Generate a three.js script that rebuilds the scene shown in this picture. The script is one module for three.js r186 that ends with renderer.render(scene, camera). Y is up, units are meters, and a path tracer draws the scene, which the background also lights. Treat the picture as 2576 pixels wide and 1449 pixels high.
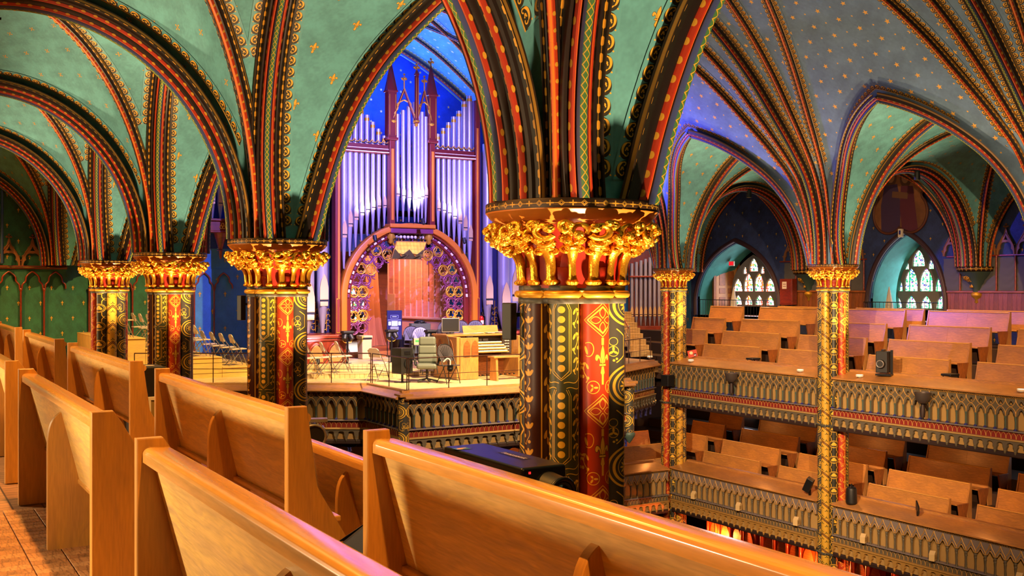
import * as THREE from 'three';
import { mergeGeometries, toCreasedNormals } from 'three/addons/utils/BufferGeometryUtils.js';
import { RoundedBoxGeometry } from 'three/addons/geometries/RoundedBoxGeometry.js';
import { ImprovedNoise } from 'three/addons/math/ImprovedNoise.js';
import { RectAreaLightUniformsLib } from 'three/addons/lights/RectAreaLightUniformsLib.js';

// ---------------------------------------------------------------- camera, exposure, large lights
// x runs across the nave, -z runs along the nave to the organ, y = 0 is the upper tier of the gallery the photographer stands on
const EYE = 1.57, YAW = 31.04 * Math.PI / 180, CY = Math.cos(YAW), SY = Math.sin(YAW), FPX = 2634;
const scene = new THREE.Scene();
scene.background = new THREE.Color(0x000000);
const camera = new THREE.PerspectiveCamera(2 * Math.atan(724.5 / FPX) * 180 / Math.PI, 2576 / 1449, 0.05, 120);
camera.position.set(0, EYE, 0);
camera.lookAt(SY * 10, EYE, -CY * 10);
const renderer = new THREE.WebGLRenderer({ antialias: true });
renderer.toneMapping = THREE.LinearToneMapping;
renderer.toneMappingExposure = 1.3;
renderer.shadowMap.enabled = true;
RectAreaLightUniformsLib.init();
const WARM = 0xffb45e, AMBER = 0xffae50, WHITE = 0xffdcb0, VIOLET = 0x8a7cff, BLUE = 0x2a55ff;
// strengths of the lamps that are built further down (candela)
const LI = { railN: 150, railF: 105, aisleN: 88, aisleF: 62, sconce: 34, organUp: 60, organWash: 1500, vaultBlue: 420, vaultViolet: 320, stage: 1300, stageL: 700, azure: 22, niche: 80, far: 1250, front: 800, lower: 3, floor: 20 };
function spot(pos, to, color, intensity, angle = 0.6, penumbra = 0.4, radius = 4) {
  const l = new THREE.SpotLight(color, intensity, 0, angle, penumbra, 2);
  l.position.copy(pos); l.target.position.copy(to); l.castShadow = true; l.shadow.radius = radius;
  scene.add(l); scene.add(l.target); return l;
}
function pointLight(pos, color, intensity, radius = 4) {
  const l = new THREE.PointLight(color, intensity, 0, 2); l.position.copy(pos); l.castShadow = true; l.shadow.radius = radius; scene.add(l); return l;
}
function areaLight(pos, to, w, h, color, intensity) {
  const l = new THREE.RectAreaLight(color, intensity, w, h); l.position.copy(pos); l.lookAt(to); scene.add(l); return l;
}

// ---------------------------------------------------------------- helpers
const V = (x, y, z) => new THREE.Vector3(x, y, z);
const P = (X, t, h) => V(X, EYE + h, -t);          // metres across, metres along, metres above the eye
const PI = Math.PI;
let seed = 1234567;
const rnd = () => { seed = (seed * 1664525 + 1013904223) >>> 0; return seed / 4294967296; };
const rr = (a, b) => a + (b - a) * rnd();
const noise = new ImprovedNoise();
const fbm = (x, y, z = 0, o = 4) => { let s = 0, a = 0.5, f = 1; for (let i = 0; i < o; i++) { s += a * noise.noise(x * f, y * f, z * f + i * 7.3); a *= 0.5; f *= 2; } return s; };
const lerp = (a, b, k) => a + (b - a) * k;
// where the line of sight through a picture point meets the level h (for standing things on the floor)
function onLevel(px, py, h) {
  const u = (px - 1288) / FPX, v = (724.5 - py) / FPX, d = h / v;
  return [d * (u * CY + SY), d * (CY - u * SY)];
}
const used = {};
function numbered(n) { const k = used[n] = (used[n] ?? -1) + 1; return k ? n + '_' + String(k).padStart(3, '0') : n; }
function clean(g) {
  g = g.index ? g.toNonIndexed() : g;
  for (const k of Object.keys(g.attributes)) if (!['position', 'normal', 'uv'].includes(k)) g.deleteAttribute(k);
  if (!g.attributes.uv) g.setAttribute('uv', new THREE.BufferAttribute(new Float32Array(g.attributes.position.count * 2), 2));
  if (!g.attributes.normal) g.computeVertexNormals();
  g.morphAttributes = {}; return g;
}
const mg = (...a) => { const l = a.flat(9); return l.length === 1 ? clean(l[0]) : mergeGeometries(l.map(clean), false); };
function mesh(name, geo, mat, parent) {
  const m = new THREE.Mesh(Array.isArray(geo) ? mg(geo) : geo, mat); m.name = name; m.castShadow = m.receiveShadow = true; parent.add(m); return m;
}
function thing(name, label, category, pos = [0, 0, 0], turn = 0, group) {
  const o = new THREE.Group(); o.name = numbered(name); scene.add(o);
  o.position.set(...(pos.isVector3 ? pos.toArray() : pos)); o.rotation.y = turn; o.userData = { label, category };
  if (group) o.userData.group = group; return o;
}
function dup(src, pos, turn, label, group) {
  const c = src.clone(); c.name = numbered(src.name.replace(/_\d\d\d$/, '')); scene.add(c);
  c.position.set(...(pos.isVector3 ? pos.toArray() : pos)); c.rotation.set(0, turn, 0);
  c.userData = { ...src.userData, label }; if (group) c.userData.group = group; return c;
}
function setting(name, geo, mat) { const m = mesh(numbered(name), geo, mat, scene); m.userData.kind = 'structure'; return m; }
function settingGroup(name) { const o = new THREE.Group(); o.name = numbered(name); o.userData.kind = 'structure'; scene.add(o); return o; }
function one(name, label, category, geo, mat, group) { const m = mesh(numbered(name), geo, mat, scene); m.userData = { label, category }; if (group) m.userData.group = group; return m; }
// geometry
function bx(w, h, d, x = 0, y = 0, z = 0, ry = 0, rx = 0, rz = 0) {
  const g = new THREE.BoxGeometry(w, h, d); if (rx) g.rotateX(rx); if (rz) g.rotateZ(rz); if (ry) g.rotateY(ry); g.translate(x, y, z); return g;
}
function rbx(w, h, d, x = 0, y = 0, z = 0, r = 0.01, ry = 0, rx = 0, rz = 0) {
  const g = new RoundedBoxGeometry(w, h, d, 2, r); if (rx) g.rotateX(rx); if (rz) g.rotateZ(rz); if (ry) g.rotateY(ry); g.translate(x, y, z); return g;
}
function cyl(r0, r1, h, x = 0, y = 0, z = 0, n = 14) { const g = new THREE.CylinderGeometry(r1, r0, h, n); g.translate(x, y + h / 2, z); return g; }
function bar(a, b, r, n = 6) {
  const d = b.clone().sub(a), g = new THREE.CylinderGeometry(r, r, d.length(), n);
  g.applyQuaternion(new THREE.Quaternion().setFromUnitVectors(V(0, 1, 0), d.normalize())); g.translate((a.x + b.x) / 2, (a.y + b.y) / 2, (a.z + b.z) / 2); return g;
}
function tube(pts, r, seg = 24, n = 6, closed = false) { return new THREE.TubeGeometry(new THREE.CatmullRomCurve3(pts, closed), seg, r, n, closed); }
function lathe(pts, n = 24) { return new THREE.LatheGeometry(pts.map(p => new THREE.Vector2(p[0], p[1])), n); }
function poly(pts, depth, bevel = 0) {   // outline in x,y pushed along z, centred on z = 0
  const s = !Array.isArray(pts) ? pts : new THREE.Shape(pts.map(p => new THREE.Vector2(p[0], p[1])));
  const g = new THREE.ExtrudeGeometry(s, { depth: depth - 2 * bevel, bevelEnabled: bevel > 0, bevelSize: bevel, bevelThickness: bevel, bevelOffset: -bevel, bevelSegments: 1, curveSegments: 8 });
  g.translate(0, 0, -depth / 2 + bevel); return g;
}
function tr(g, x = 0, y = 0, z = 0, ry = 0, s = 1) { g = g.clone(); if (s !== 1) g.scale(s, s, s); if (ry) g.rotateY(ry); g.translate(x, y, z); return g; }
// texture coordinates in metres, u along the grain axis
function grain(g, axis = 'z', s = 1) {
  g = clean(g); const p = g.attributes.position, n = g.attributes.normal, uv = g.attributes.uv;
  const ax = { x: 0, y: 1, z: 2 }[axis];
  for (let i = 0; i < p.count; i++) {
    const q = [p.getX(i), p.getY(i), p.getZ(i)], m = [Math.abs(n.getX(i)), Math.abs(n.getY(i)), Math.abs(n.getZ(i))];
    const k = m[0] > m[1] && m[0] > m[2] ? 0 : m[1] > m[2] ? 1 : 2;
    let a, b; if (k === ax) { a = (ax + 1) % 3; b = (ax + 2) % 3; } else { a = ax; b = 3 - ax - k; }
    uv.setXY(i, q[a] * s, q[b] * s);
  }
  return g;
}
// sweep a painted profile [across, outward, u] along points; side(i) = unit vector across
function sweep(pts, prof, side, inward) {
  const n = pts.length, m = prof.length, pos = [], uv = [], idx = []; let len = 0;
  for (let i = 0; i < n; i++) {
    const T = pts[Math.min(n - 1, i + 1)].clone().sub(pts[Math.max(0, i - 1)]).normalize(), S = side(i), N = V().crossVectors(T, S).normalize();
    if (N.dot(inward(i)) < 0) N.negate();
    if (i) len += pts[i].distanceTo(pts[i - 1]);
    for (const [a, b, u] of prof) { pos.push(pts[i].x + S.x * a + N.x * b, pts[i].y + S.y * a + N.y * b, pts[i].z + S.z * a + N.z * b); uv.push(u, len); }
    if (i) for (let j = 0; j < m - 1; j++) { const a = (i - 1) * m + j, b = a + m; idx.push(a, b, a + 1, b, b + 1, a + 1); }
  }
  const g = new THREE.BufferGeometry(); g.setAttribute('position', new THREE.Float32BufferAttribute(pos, 3)); g.setAttribute('uv', new THREE.Float32BufferAttribute(uv, 2)); g.setIndex(idx);
  return toCreasedNormals(g, 0.7);
}
// grid surface from f(i/nu, j/nv) -> [x, y, z, u, v]
function grid(nu, nv, f) {
  const pos = [], uv = [], idx = [];
  for (let j = 0; j <= nv; j++) for (let i = 0; i <= nu; i++) { const r = f(i / nu, j / nv); pos.push(r[0], r[1], r[2]); uv.push(r[3], r[4]); if (i && j) { const a = (j - 1) * (nu + 1) + i - 1, b = a + nu + 1; idx.push(a, b, a + 1, b, b + 1, a + 1); } }
  const g = new THREE.BufferGeometry(); g.setAttribute('position', new THREE.Float32BufferAttribute(pos, 3)); g.setAttribute('uv', new THREE.Float32BufferAttribute(uv, 2)); g.setIndex(idx); g.computeVertexNormals(); return g;
}
// textures
function canvasTex(w, h, draw, rep = [1, 1], srgb = true) {
  const c = document.createElement('canvas'); c.width = w; c.height = h; const x = c.getContext('2d'); draw(x, w, h);
  const t = new THREE.CanvasTexture(c); t.wrapS = t.wrapT = THREE.RepeatWrapping; t.repeat.set(...rep); if (srgb) t.colorSpace = THREE.SRGBColorSpace; t.magFilter = THREE.LinearFilter; return t;
}
function dataTex(w, h, f, rep = [1, 1], srgb = true) {
  const d = new Uint8Array(w * h * 4);
  for (let j = 0; j < h; j++) for (let i = 0; i < w; i++) { const c = f(i / w, j / h), k = (j * w + i) * 4; d[k] = c[0]; d[k + 1] = c[1]; d[k + 2] = c[2]; d[k + 3] = 255; }
  const t = new THREE.DataTexture(d, w, h); t.wrapS = t.wrapT = THREE.RepeatWrapping; t.repeat.set(...rep); if (srgb) t.colorSpace = THREE.SRGBColorSpace; t.magFilter = THREE.LinearFilter; t.needsUpdate = true; return t;
}
const cl = v => Math.max(0, Math.min(255, v));
// tiling value noise
const HT = new Float32Array(65536); { let q = 99; for (let i = 0; i < 65536; i++) { q = (q * 1664525 + 1013904223) >>> 0; HT[i] = q / 2147483648 - 1; } }
function pn(u, v, fu, fv, z) {
  const x = u * fu, y = v * fv, i = Math.floor(x), j = Math.floor(y), a = x - i, b = y - j, p = a * a * (3 - 2 * a), q = b * b * (3 - 2 * b);
  const i0 = ((i % fu) + fu) % fu, i1 = (i0 + 1) % fu, j0 = ((j % fv) + fv) % fv, j1 = (j0 + 1) % fv, h = (m, n) => HT[(m * 157 + n * 8191 + z * 3571) & 65535];
  return (h(i0, j0) * (1 - p) + h(i1, j0) * p) * (1 - q) + (h(i0, j1) * (1 - p) + h(i1, j1) * p) * q;
}
const tn = (u, v, fu, fv, o = 4, z = 0) => { let s = 0, a = 0.42; fu = Math.max(1, Math.round(fu)); fv = Math.max(1, Math.round(fv)); for (let i = 0; i < o; i++) { s += a * pn(u, v, fu, fv, z + i * 5); a *= 0.5; fu *= 2; fv *= 2; } return s; };
function woodTex(rgb, contrast, w = 512, h = 512, fu = 2.2, fv = 26, z = 0) {
  return dataTex(w, h, (u, v) => {
    const warp = tn(u, v, 3, 5, 3, z + 3) * 0.14, g = tn(u, (v + warp + 1) % 1, fu, fv, 4, z), fine = tn(u, v, 14, 150, 2, z + 9), blot = tn(u, v, 2.5, 2.5, 2, z + 20);
    const k = 1 + contrast * (g * 0.8 + fine * 0.9 + blot * 0.6); return [cl(rgb[0] * k), cl(rgb[1] * k), cl(rgb[2] * k * (1 - g * 0.15))];
  });
}
const std = (o) => new THREE.MeshStandardMaterial({ side: THREE.DoubleSide, ...o });
const phys = (o) => new THREE.MeshPhysicalMaterial({ side: THREE.DoubleSide, ...o });
// ---------------------------------------------------------------- painted and wooden materials
const GOLD = '#c8962c', DKBR = '#170805', REDO = '#b4331a', GRN = '#3f7040', SLATE = '#3f4c80', NAVY = '#1d3450';
function speckle(x, w, h, n, a) { for (let i = 0; i < n; i++) { x.fillStyle = rnd() < 0.5 ? `rgba(0,0,0,${a})` : `rgba(255,235,200,${a})`; const r = rr(0.5, 3); x.fillRect(rnd() * w, rnd() * h, r * rr(1, 4), r); } }
const ell = (x, a, b, c, d, rot = 0) => { x.beginPath(); x.ellipse(a, b, c, d, rot, 0, 7); x.fill(); };
const ring = (x, a, b, r) => { x.beginPath(); x.arc(a, b, r, 0, 7); x.stroke(); };
const path = (x, p, close) => { x.beginPath(); p.forEach((q, i) => i ? x.lineTo(q[0], q[1]) : x.moveTo(q[0], q[1])); if (close) x.closePath(); };
const curve = (x, a, b, c, d, e, f, g, h) => { x.beginPath(); x.moveTo(a, b); x.bezierCurveTo(c, d, e, f, g, h); x.stroke(); };
// ribs: bands across, 0.6 m of paint along
const ribMainTex = canvasTex(512, 512, (x, w, h) => {
  const band = (a, b, c) => { x.fillStyle = c; x.fillRect(a * w, 0, (b - a) * w, h); x.fillRect((1 - b) * w, 0, (b - a) * w, h); };
  band(0, 0.04, '#2a1c0c'); band(0.012, 0.03, '#9a722a'); band(0.04, 0.15, '#17130a'); band(0.15, 0.27, DKBR); band(0.27, 0.41, '#a62f14'); band(0.405, 0.455, SLATE); band(0.455, 0.501, GRN); band(0.395, 0.405, '#160a08'); band(0.262, 0.27, '#160a08');
  x.fillStyle = '#d06a1e'; x.fillRect(0.355 * w, 0, 0.012 * w, h); x.fillRect(0.633 * w, 0, 0.012 * w, h);
  x.fillStyle = GOLD; for (let k = 0; k < 5; k++) { const y = (k + 0.5) * h / 5; for (const u of [0.095, 0.905]) { x.beginPath(); x.roundRect((u - 0.026) * w, y - 30, 0.052 * w, 60, 13); x.fill(); x.fillRect((u - 0.005) * w, y - 55, 0.01 * w, 110); } }
  for (let k = 0; k < 4; k++) { const y = (k + 0.5) * h / 4; ell(x, 0.28 * w, y, 13, 26); ell(x, 0.72 * w, y, 13, 26); }
  x.strokeStyle = '#c8a02c'; x.lineWidth = 6; for (const s of [0, 1]) { path(x, Array.from({ length: 9 }, (_, i) => [(i + s) % 2 ? 0.46 * w : 0.54 * w, i * h / 8])); x.stroke(); }
  speckle(x, w, h, 500, 0.09);
}, [1, 1 / 0.6]);
const ribThinTex = canvasTex(256, 512, (x, w, h) => {
  const band = (a, b, c) => { x.fillStyle = c; x.fillRect(a * w, 0, (b - a) * w, h); x.fillRect((1 - b) * w, 0, (b - a) * w, h); };
  band(0, 0.07, '#2a1c0c'); band(0.02, 0.055, '#9a722a'); band(0.07, 0.3, '#140f08'); band(0.3, 0.42, DKBR); band(0.42, 0.501, '#b23a16');
  x.fillStyle = '#d8741f'; x.fillRect(0.475 * w, 0, 0.05 * w, h);
  x.fillStyle = GOLD; for (let k = 0; k < 5; k++) { const y = (k + 0.5) * h / 5; for (const u of [0.19, 0.81]) { x.beginPath(); x.roundRect((u - 0.05) * w, y - 26, 0.1 * w, 52, 11); x.fill(); x.fillRect((u - 0.008) * w, y - 55, 0.016 * w, 110); } ell(x, 0.44 * w, y + 40, 7, 14); ell(x, 0.56 * w, y + 40, 7, 14); }
  speckle(x, w, h, 400, 0.09);
}, [1, 1 / 0.6]);
const ribWideTex = canvasTex(1024, 512, (x, w, h) => {
  const band = (a, b, c) => { x.fillStyle = c; x.fillRect(a * w, 0, (b - a) * w, h); x.fillRect((1 - b) * w, 0, (b - a) * w, h); };
  band(0, .02, '#2a1c0c'); band(.006, .016, '#9a722a'); band(.02, .09, '#17130a'); band(.09, .172, DKBR); band(.172, .246, '#a62f14'); band(.246, .315, '#17100b'); band(.315, .382, DKBR); band(.382, .442, '#a62f14'); band(.442, .468, SLATE); band(.468, .501, GRN);
  x.fillStyle = '#d06a1e'; for (const u of [.218, .415]) { x.fillRect(u * w, 0, .008 * w, h); x.fillRect((1 - u) * w - .008 * w, 0, .008 * w, h); }
  x.fillStyle = GOLD; for (let k = 0; k < 5; k++) { const y = (k + 0.5) * h / 5; for (const u of [.054, .946, .281, .719]) { x.beginPath(); x.roundRect((u - .014) * w, y - 28, .028 * w, 56, 12); x.fill(); x.fillRect((u - .0025) * w, y - 55, .005 * w, 110); } }
  for (let k = 0; k < 4; k++) { const y = (k + 0.5) * h / 4; for (const u of [.178, .822, .388, .612]) ell(x, u * w, y, 11, 24); }
  x.strokeStyle = '#c8a02c'; x.lineWidth = 6; for (const s of [0, 1]) { path(x, Array.from({ length: 9 }, (_, i) => [(i + s) % 2 ? .472 * w : .528 * w, i * h / 8])); x.stroke(); }
  speckle(x, w, h, 700, 0.09);
}, [1, 1 / 0.6]);
const M = {};
M.ribWide = std({ map: ribWideTex, roughness: 0.5 });
M.ribMain = std({ map: ribMainTex, roughness: 0.5 });
M.ribThin = std({ map: ribThinTex, roughness: 0.5 });
// scroll border painted along a rib: u across (0 at the rib), v along 0.3 m = two scrolls; ground colour of its web
function borderTex(ground, under) {
  return canvasTex(128, 256, (x, w, h) => {
    x.fillStyle = ground; x.fillRect(0, 0, w, h);
    for (let k = -1; k < 3; k++) {
      const y = k * h / 2 + 30; x.fillStyle = under; ell(x, 40, y + 30, 66, 62);
    }
    x.fillStyle = under; x.fillRect(0, 0, 34, h); x.fillStyle = '#d2a033'; x.fillRect(0, 0, 12, h);
    for (let k = -1; k < 3; k++) {
      const y = k * h / 2 + 30; x.fillStyle = '#e0aa35'; x.strokeStyle = '#e0aa35'; x.lineCap = 'round';
      x.beginPath(); x.moveTo(50, y - 22); x.bezierCurveTo(112, y - 30, 114, y + 52, 58, y + 62); x.bezierCurveTo(84, y + 36, 86, y + 6, 50, y - 22); x.fill();
      x.lineWidth = 9; curve(x, 58, y + 60, 40, y + 78, 22, y + 60, 34, y + 46); curve(x, 52, y - 20, 30, y - 26, 22, y - 4, 40, y + 2);
      ell(x, 52, y + 18, 11, 9); ell(x, 40, y + 28, 6, 6); ell(x, 60, y + 30, 6, 6); ell(x, 98, y + 72, 8, 6);
    }
  }, [1, 1 / 0.3]);
}
function fleur(x, a, b, s, cross) {
  x.save(); x.translate(a, b); x.scale(s, s); x.fillStyle = '#dba838'; x.strokeStyle = '#5b4514'; x.lineWidth = 1.5;
  const f = () => { x.fill(); x.stroke(); };
  if (cross) { for (let k = 0; k < 4; k++) { x.beginPath(); x.moveTo(-3, 0); x.lineTo(-3, -18); x.lineTo(-9, -24); x.lineTo(0, -30); x.lineTo(9, -24); x.lineTo(3, -18); x.lineTo(3, 0); x.closePath(); f(); x.rotate(PI / 2); } x.beginPath(); x.arc(0, 0, 5, 0, 7); f(); }
  else {
    x.beginPath(); x.moveTo(0, -36); x.bezierCurveTo(11, -18, 9, -6, 3, 6); x.lineTo(-3, 6); x.bezierCurveTo(-9, -6, -11, -18, 0, -36); f();
    for (const m of [-1, 1]) { x.beginPath(); x.moveTo(m * 3, 4); x.bezierCurveTo(m * 6, -14, m * 24, -22, m * 25, -6); x.bezierCurveTo(m * 25, 0, m * 18, 2, m * 16, -3); x.bezierCurveTo(m * 14, -10, m * 10, -2, m * 8, 6); x.closePath(); f(); }
    x.beginPath(); x.rect(-12, 6, 24, 5); f(); x.beginPath(); x.moveTo(-4, 11); x.lineTo(-8, 26); x.lineTo(0, 34); x.lineTo(8, 26); x.lineTo(4, 11); x.closePath(); f();
  }
  x.restore();
}
function star(x, a, b, r) { x.fillStyle = '#e3b254'; x.beginPath(); for (let k = 0; k < 10; k++) { const q = k % 2 ? r * 0.42 : r, an = k * PI / 5 - PI / 2; x.lineTo(a + q * Math.cos(an), b + q * Math.sin(an)); } x.closePath(); x.fill(); }
function mottle(x, w, h, rgb, amp, cell = 4) {
  for (let j = 0; j < h; j += cell) for (let i = 0; i < w; i += cell) { const k = 1 + amp * (tn(i / w, j / h, 3, 3, 5, 2) * 1.3 + tn(i / w, j / h, 24, 24, 2, 5) * 0.5); x.fillStyle = `rgb(${cl(rgb[0] * k) | 0},${cl(rgb[1] * k) | 0},${cl(rgb[2] * k) | 0})`; x.fillRect(i, j, cell, cell); }
}
const TEAL = [88, 156, 164], TEALC = 'rgb(88,156,164)', STEEL = [98, 132, 166], STEELC = 'rgb(98,132,166)';
M.webFleur = std({ roughness: 0.8, map: canvasTex(512, 512, (x, w, h) => { mottle(x, w, h, TEAL, 0.16); fleur(x, 128, 128, 1.5); fleur(x, 384, 384, 1.5); }, [1 / .8, 1 / .8]) });
M.webCross = std({ roughness: 0.8, map: canvasTex(512, 512, (x, w, h) => { mottle(x, w, h, TEAL, 0.16); fleur(x, 128, 128, 1.15, 1); fleur(x, 384, 384, 1.15, 1); }, [1 / .72, 1 / .72]) });
M.webStar = std({ roughness: 0.8, map: canvasTex(512, 512, (x, w, h) => { mottle(x, w, h, STEEL, 0.16); for (let i = 0; i < 2; i++) for (let j = 0; j < 2; j++) { star(x, 64 + i * 256, 64 + j * 256, 26); star(x, 192 + i * 256, 192 + j * 256, 26); star(x, 192 + i * 256, 64 + j * 256, 11); star(x, 64 + i * 256, 192 + j * 256, 11); } }, [1 / 1.5, 1 / 1.5]) });
M.borderTeal = std({ roughness: 0.6, map: borderTex(TEALC, '#2a2a20') });
M.borderSteel = std({ roughness: 0.6, map: borderTex(STEELC, '#33291c') });
// wall paints
M.wallBlue = std({ roughness: 0.85, map: canvasTex(512, 512, (x, w, h) => { mottle(x, w, h, [44, 62, 112], 0.25); for (const [a, b] of [[128, 128], [384, 384]]) { fleur(x, a, b, 0.9); } }, [1 / 0.9, 1 / 0.9]) });
M.wallGreen = std({ roughness: 0.8, map: canvasTex(512, 512, (x, w, h) => { mottle(x, w, h, [40, 98, 84], 0.2); fleur(x, 128, 128, 1.2); fleur(x, 384, 384, 1.2); }, [1 / 0.59, 1 / 0.9]) });
M.wallAzure = std({ roughness: 0.8, map: canvasTex(512, 512, (x, w, h) => { mottle(x, w, h, [62, 128, 184], 0.12); fleur(x, 128, 128, 1.2); fleur(x, 384, 384, 1.2); }, [1 / 0.8, 1 / 1.1]) });
M.teal = std({ roughness: 0.8, map: canvasTex(256, 256, (x, w, h) => mottle(x, w, h, [52, 130, 122], 0.2), [0.5, 0.5]) });
M.drape = std({ roughness: 0.9, color: '#55565a' });
M.gableTan = std({ color: "#8a5a34", roughness: 0.55 });
M.plaster = std({ roughness: 0.9, color: '#4a3a30' });
M.darkPaint = std({ roughness: 0.6, color: '#2a1a16' });
// column paints: half the girth (0.36 m) across, its own height along
const shaftTex = {};
function shaft(name, period, ground, draw, rough = 0.42) {
  shaftTex[name] = std({ roughness: rough, map: canvasTex(512, 1024, (x, w, h) => {
    x.fillStyle = ground; x.fillRect(0, 0, w, h); x.fillStyle = x.strokeStyle = '#dcae36'; x.lineWidth = 9; x.lineCap = x.lineJoin = 'round'; draw(x, w, h); speckle(x, w, h, 900, 0.07);
  }, [2, 1 / period]) });
}
function vine(x, a, b, s, m) { x.save(); x.translate(a, b); x.scale(s * m, s); x.lineWidth = 6; curve(x, 0, 60, -30, 30, 40, 10, 10, -40); for (const [p, q, r] of [[18, -44, 0.3], [-6, -30, 2], [26, -20, -0.7]]) ell(x, p, q, 17, 7, r); ell(x, -10, 36, 9, 9); ell(x, 22, 28, 10, 10); x.restore(); }
shaft('olive', 0.64, '#3f4020', (x, w, h) => {
  x.lineWidth = 8;
  for (const q of [0, 22]) { path(x, [[200 - q, 60], [170 - q, 130], [170 - q, 860 + q], [256, 950 + q], [342 + q, 860 + q], [342 + q, 130], [312 + q, 60]]); x.stroke(); }
  for (let k = 0; k < 7; k++) ell(x, 256, 130 + k * 116, 42, 42);
  for (const m of [-1, 1]) for (const [dy, s] of [[220, 2.1], [520, 2.3], [790, 1.8]]) vine(x, 256 + m * 165, dy, s, m);
  for (const m of [-1, 1]) { x.lineWidth = 10; curve(x, 256 + m * 30, 1000, 256 + m * 120, 960, 256 + m * 140, 1060, 256 + m * 240, 940); curve(x, 256 + m * 60, 40, 256 + m * 120, 0, 256 + m * 180, 90, 256 + m * 240, 30); x.fillRect(256 + m * 238 - 6, 0, 12, h); }
});
shaft('red', 0.68, '#a83416', (x, w, h) => {
  x.strokeStyle = x.fillStyle = '#e8b23a';
  const cy = 300; for (let k = 0; k < 4; k++) { x.save(); x.translate(256, cy); x.rotate(k * PI / 2); x.beginPath(); x.moveTo(0, -20); x.bezierCurveTo(60, -70, 40, -110, 0, -140); x.bezierCurveTo(-40, -110, -60, -70, 0, -20); x.stroke(); x.restore(); }
  path(x, [[256, cy - 190], [470, cy], [256, cy + 190], [42, cy]], true); x.stroke(); x.lineWidth = 16; path(x, [[256, cy - 150], [430, cy], [256, cy + 150], [82, cy]], true); x.stroke(); x.lineWidth = 9;
  for (const m of [-1, 1]) { ring(x, 256 + m * 110, 30, 70); ring(x, 256 + m * 110, 1054, 70); for (let k = 0; k < 3; k++) ell(x, 256 + m * 110 + Math.cos(k * 2.1) * 30, 34 + Math.sin(k * 2.1) * 30, 26, 12, k * 2.1); curve(x, 256 + m * 200, 560, 256 + m * 60, 500, 256 + m * 90, 760, 256 + m * 190, 700); ell(x, 256 + m * 190, 640, 16, 50, m * 0.3); vine(x, 256 + m * 190, 880, 2, m); }
  x.save(); x.translate(256, 760); x.scale(3.6, 5.2); fleur(x, 0, 0, 1); x.restore(); x.fillRect(240, 500, 32, 80); x.fillRect(243, 900, 26, 124);
});
shaft('arcs', 0.62, '#3b3a34', (x, w, h) => {
  x.lineWidth = 26; ring(x, 256, 512, 250); x.lineWidth = 34; ring(x, 256, 512, 185); x.lineWidth = 8; ring(x, 256, 512, 130);
  for (let k = 0; k < 10; k++) ell(x, 256 + 62 * Math.cos(k * PI / 5), 512 + 62 * Math.sin(k * PI / 5), 42, 13, k * PI / 5);
  for (const m of [-1, 1]) { x.lineWidth = 14; path(x, [[256 + m * 40, 0], [256 + m * 40, 130], [256 + m * 150, 210]]); x.stroke(); path(x, [[256 + m * 40, 1024], [256 + m * 40, 900], [256 + m * 150, 815]]); x.stroke(); x.lineWidth = 8; ring(x, 256 + m * 190, 70, 62); ring(x, 256 + m * 190, 970, 50); for (let k = 0; k < 3; k++) ell(x, 256 + m * 190 + Math.cos(k * 2.1 + 0.5) * 30, 70 + Math.sin(k * 2.1 + 0.5) * 30, 30, 14, k * 2.1 + 0.5); ell(x, 256 + m * 150, 165, 15, 15); ell(x, 256 + m * 185, 185, 15, 15); }
});
shaft('brown', 0.6, '#38160f', (x, w, h) => {
  x.fillRect(60, 0, 14, h); x.fillRect(440, 0, 14, h); x.fillStyle = '#c89a34'; x.strokeStyle = '#c89a34';
  for (let k = 0; k < 3; k++) { const y = k * 341 + 120; x.lineWidth = 10; curve(x, 250, y + 200, 250, y + 120, 330, y + 110, 300, y + 20); for (const a of [-0.9, -0.2, 0.5]) ell(x, 300 + Math.sin(a) * 52, y - 10 - Math.cos(a) * 46, 20, 46, a); ell(x, 216, y + 90, 26, 26); ell(x, 300, y + 160, 22, 22); curve(x, 250, y + 200, 160, y + 170, 160, y + 60, 200, y + 20); ell(x, 500, y + 60, 22, 60, 0.3); ell(x, 14, y + 150, 22, 60, -0.3); }
});
shaft('chevron', 0.42, '#c79a33', (x, w, h) => {
  for (let k = -1; k < 2; k++) { const y = k * 1024 + 300; x.fillStyle = '#4a2412'; path(x, [[0, y + 330], [256, y], [512, y + 330], [512, y + 480], [256, y + 150], [0, y + 480]], true); x.fill(); x.strokeStyle = '#d8b04a'; x.lineWidth = 12; path(x, [[0, y + 405], [256, y + 75], [512, y + 405]]); x.stroke(); }
  x.fillStyle = x.strokeStyle = '#4f4a1c'; for (const [a, b] of [[256, 700], [90, 900], [420, 900], [100, 330], [410, 330], [256, 230]]) for (let k = 0; k < 3; k++) ell(x, a + Math.cos(k * 2.1 - 1.57) * 44, b + Math.sin(k * 2.1 - 1.57) * 44, 42, 20, k * 2.1 - 1.57);
});
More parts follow.
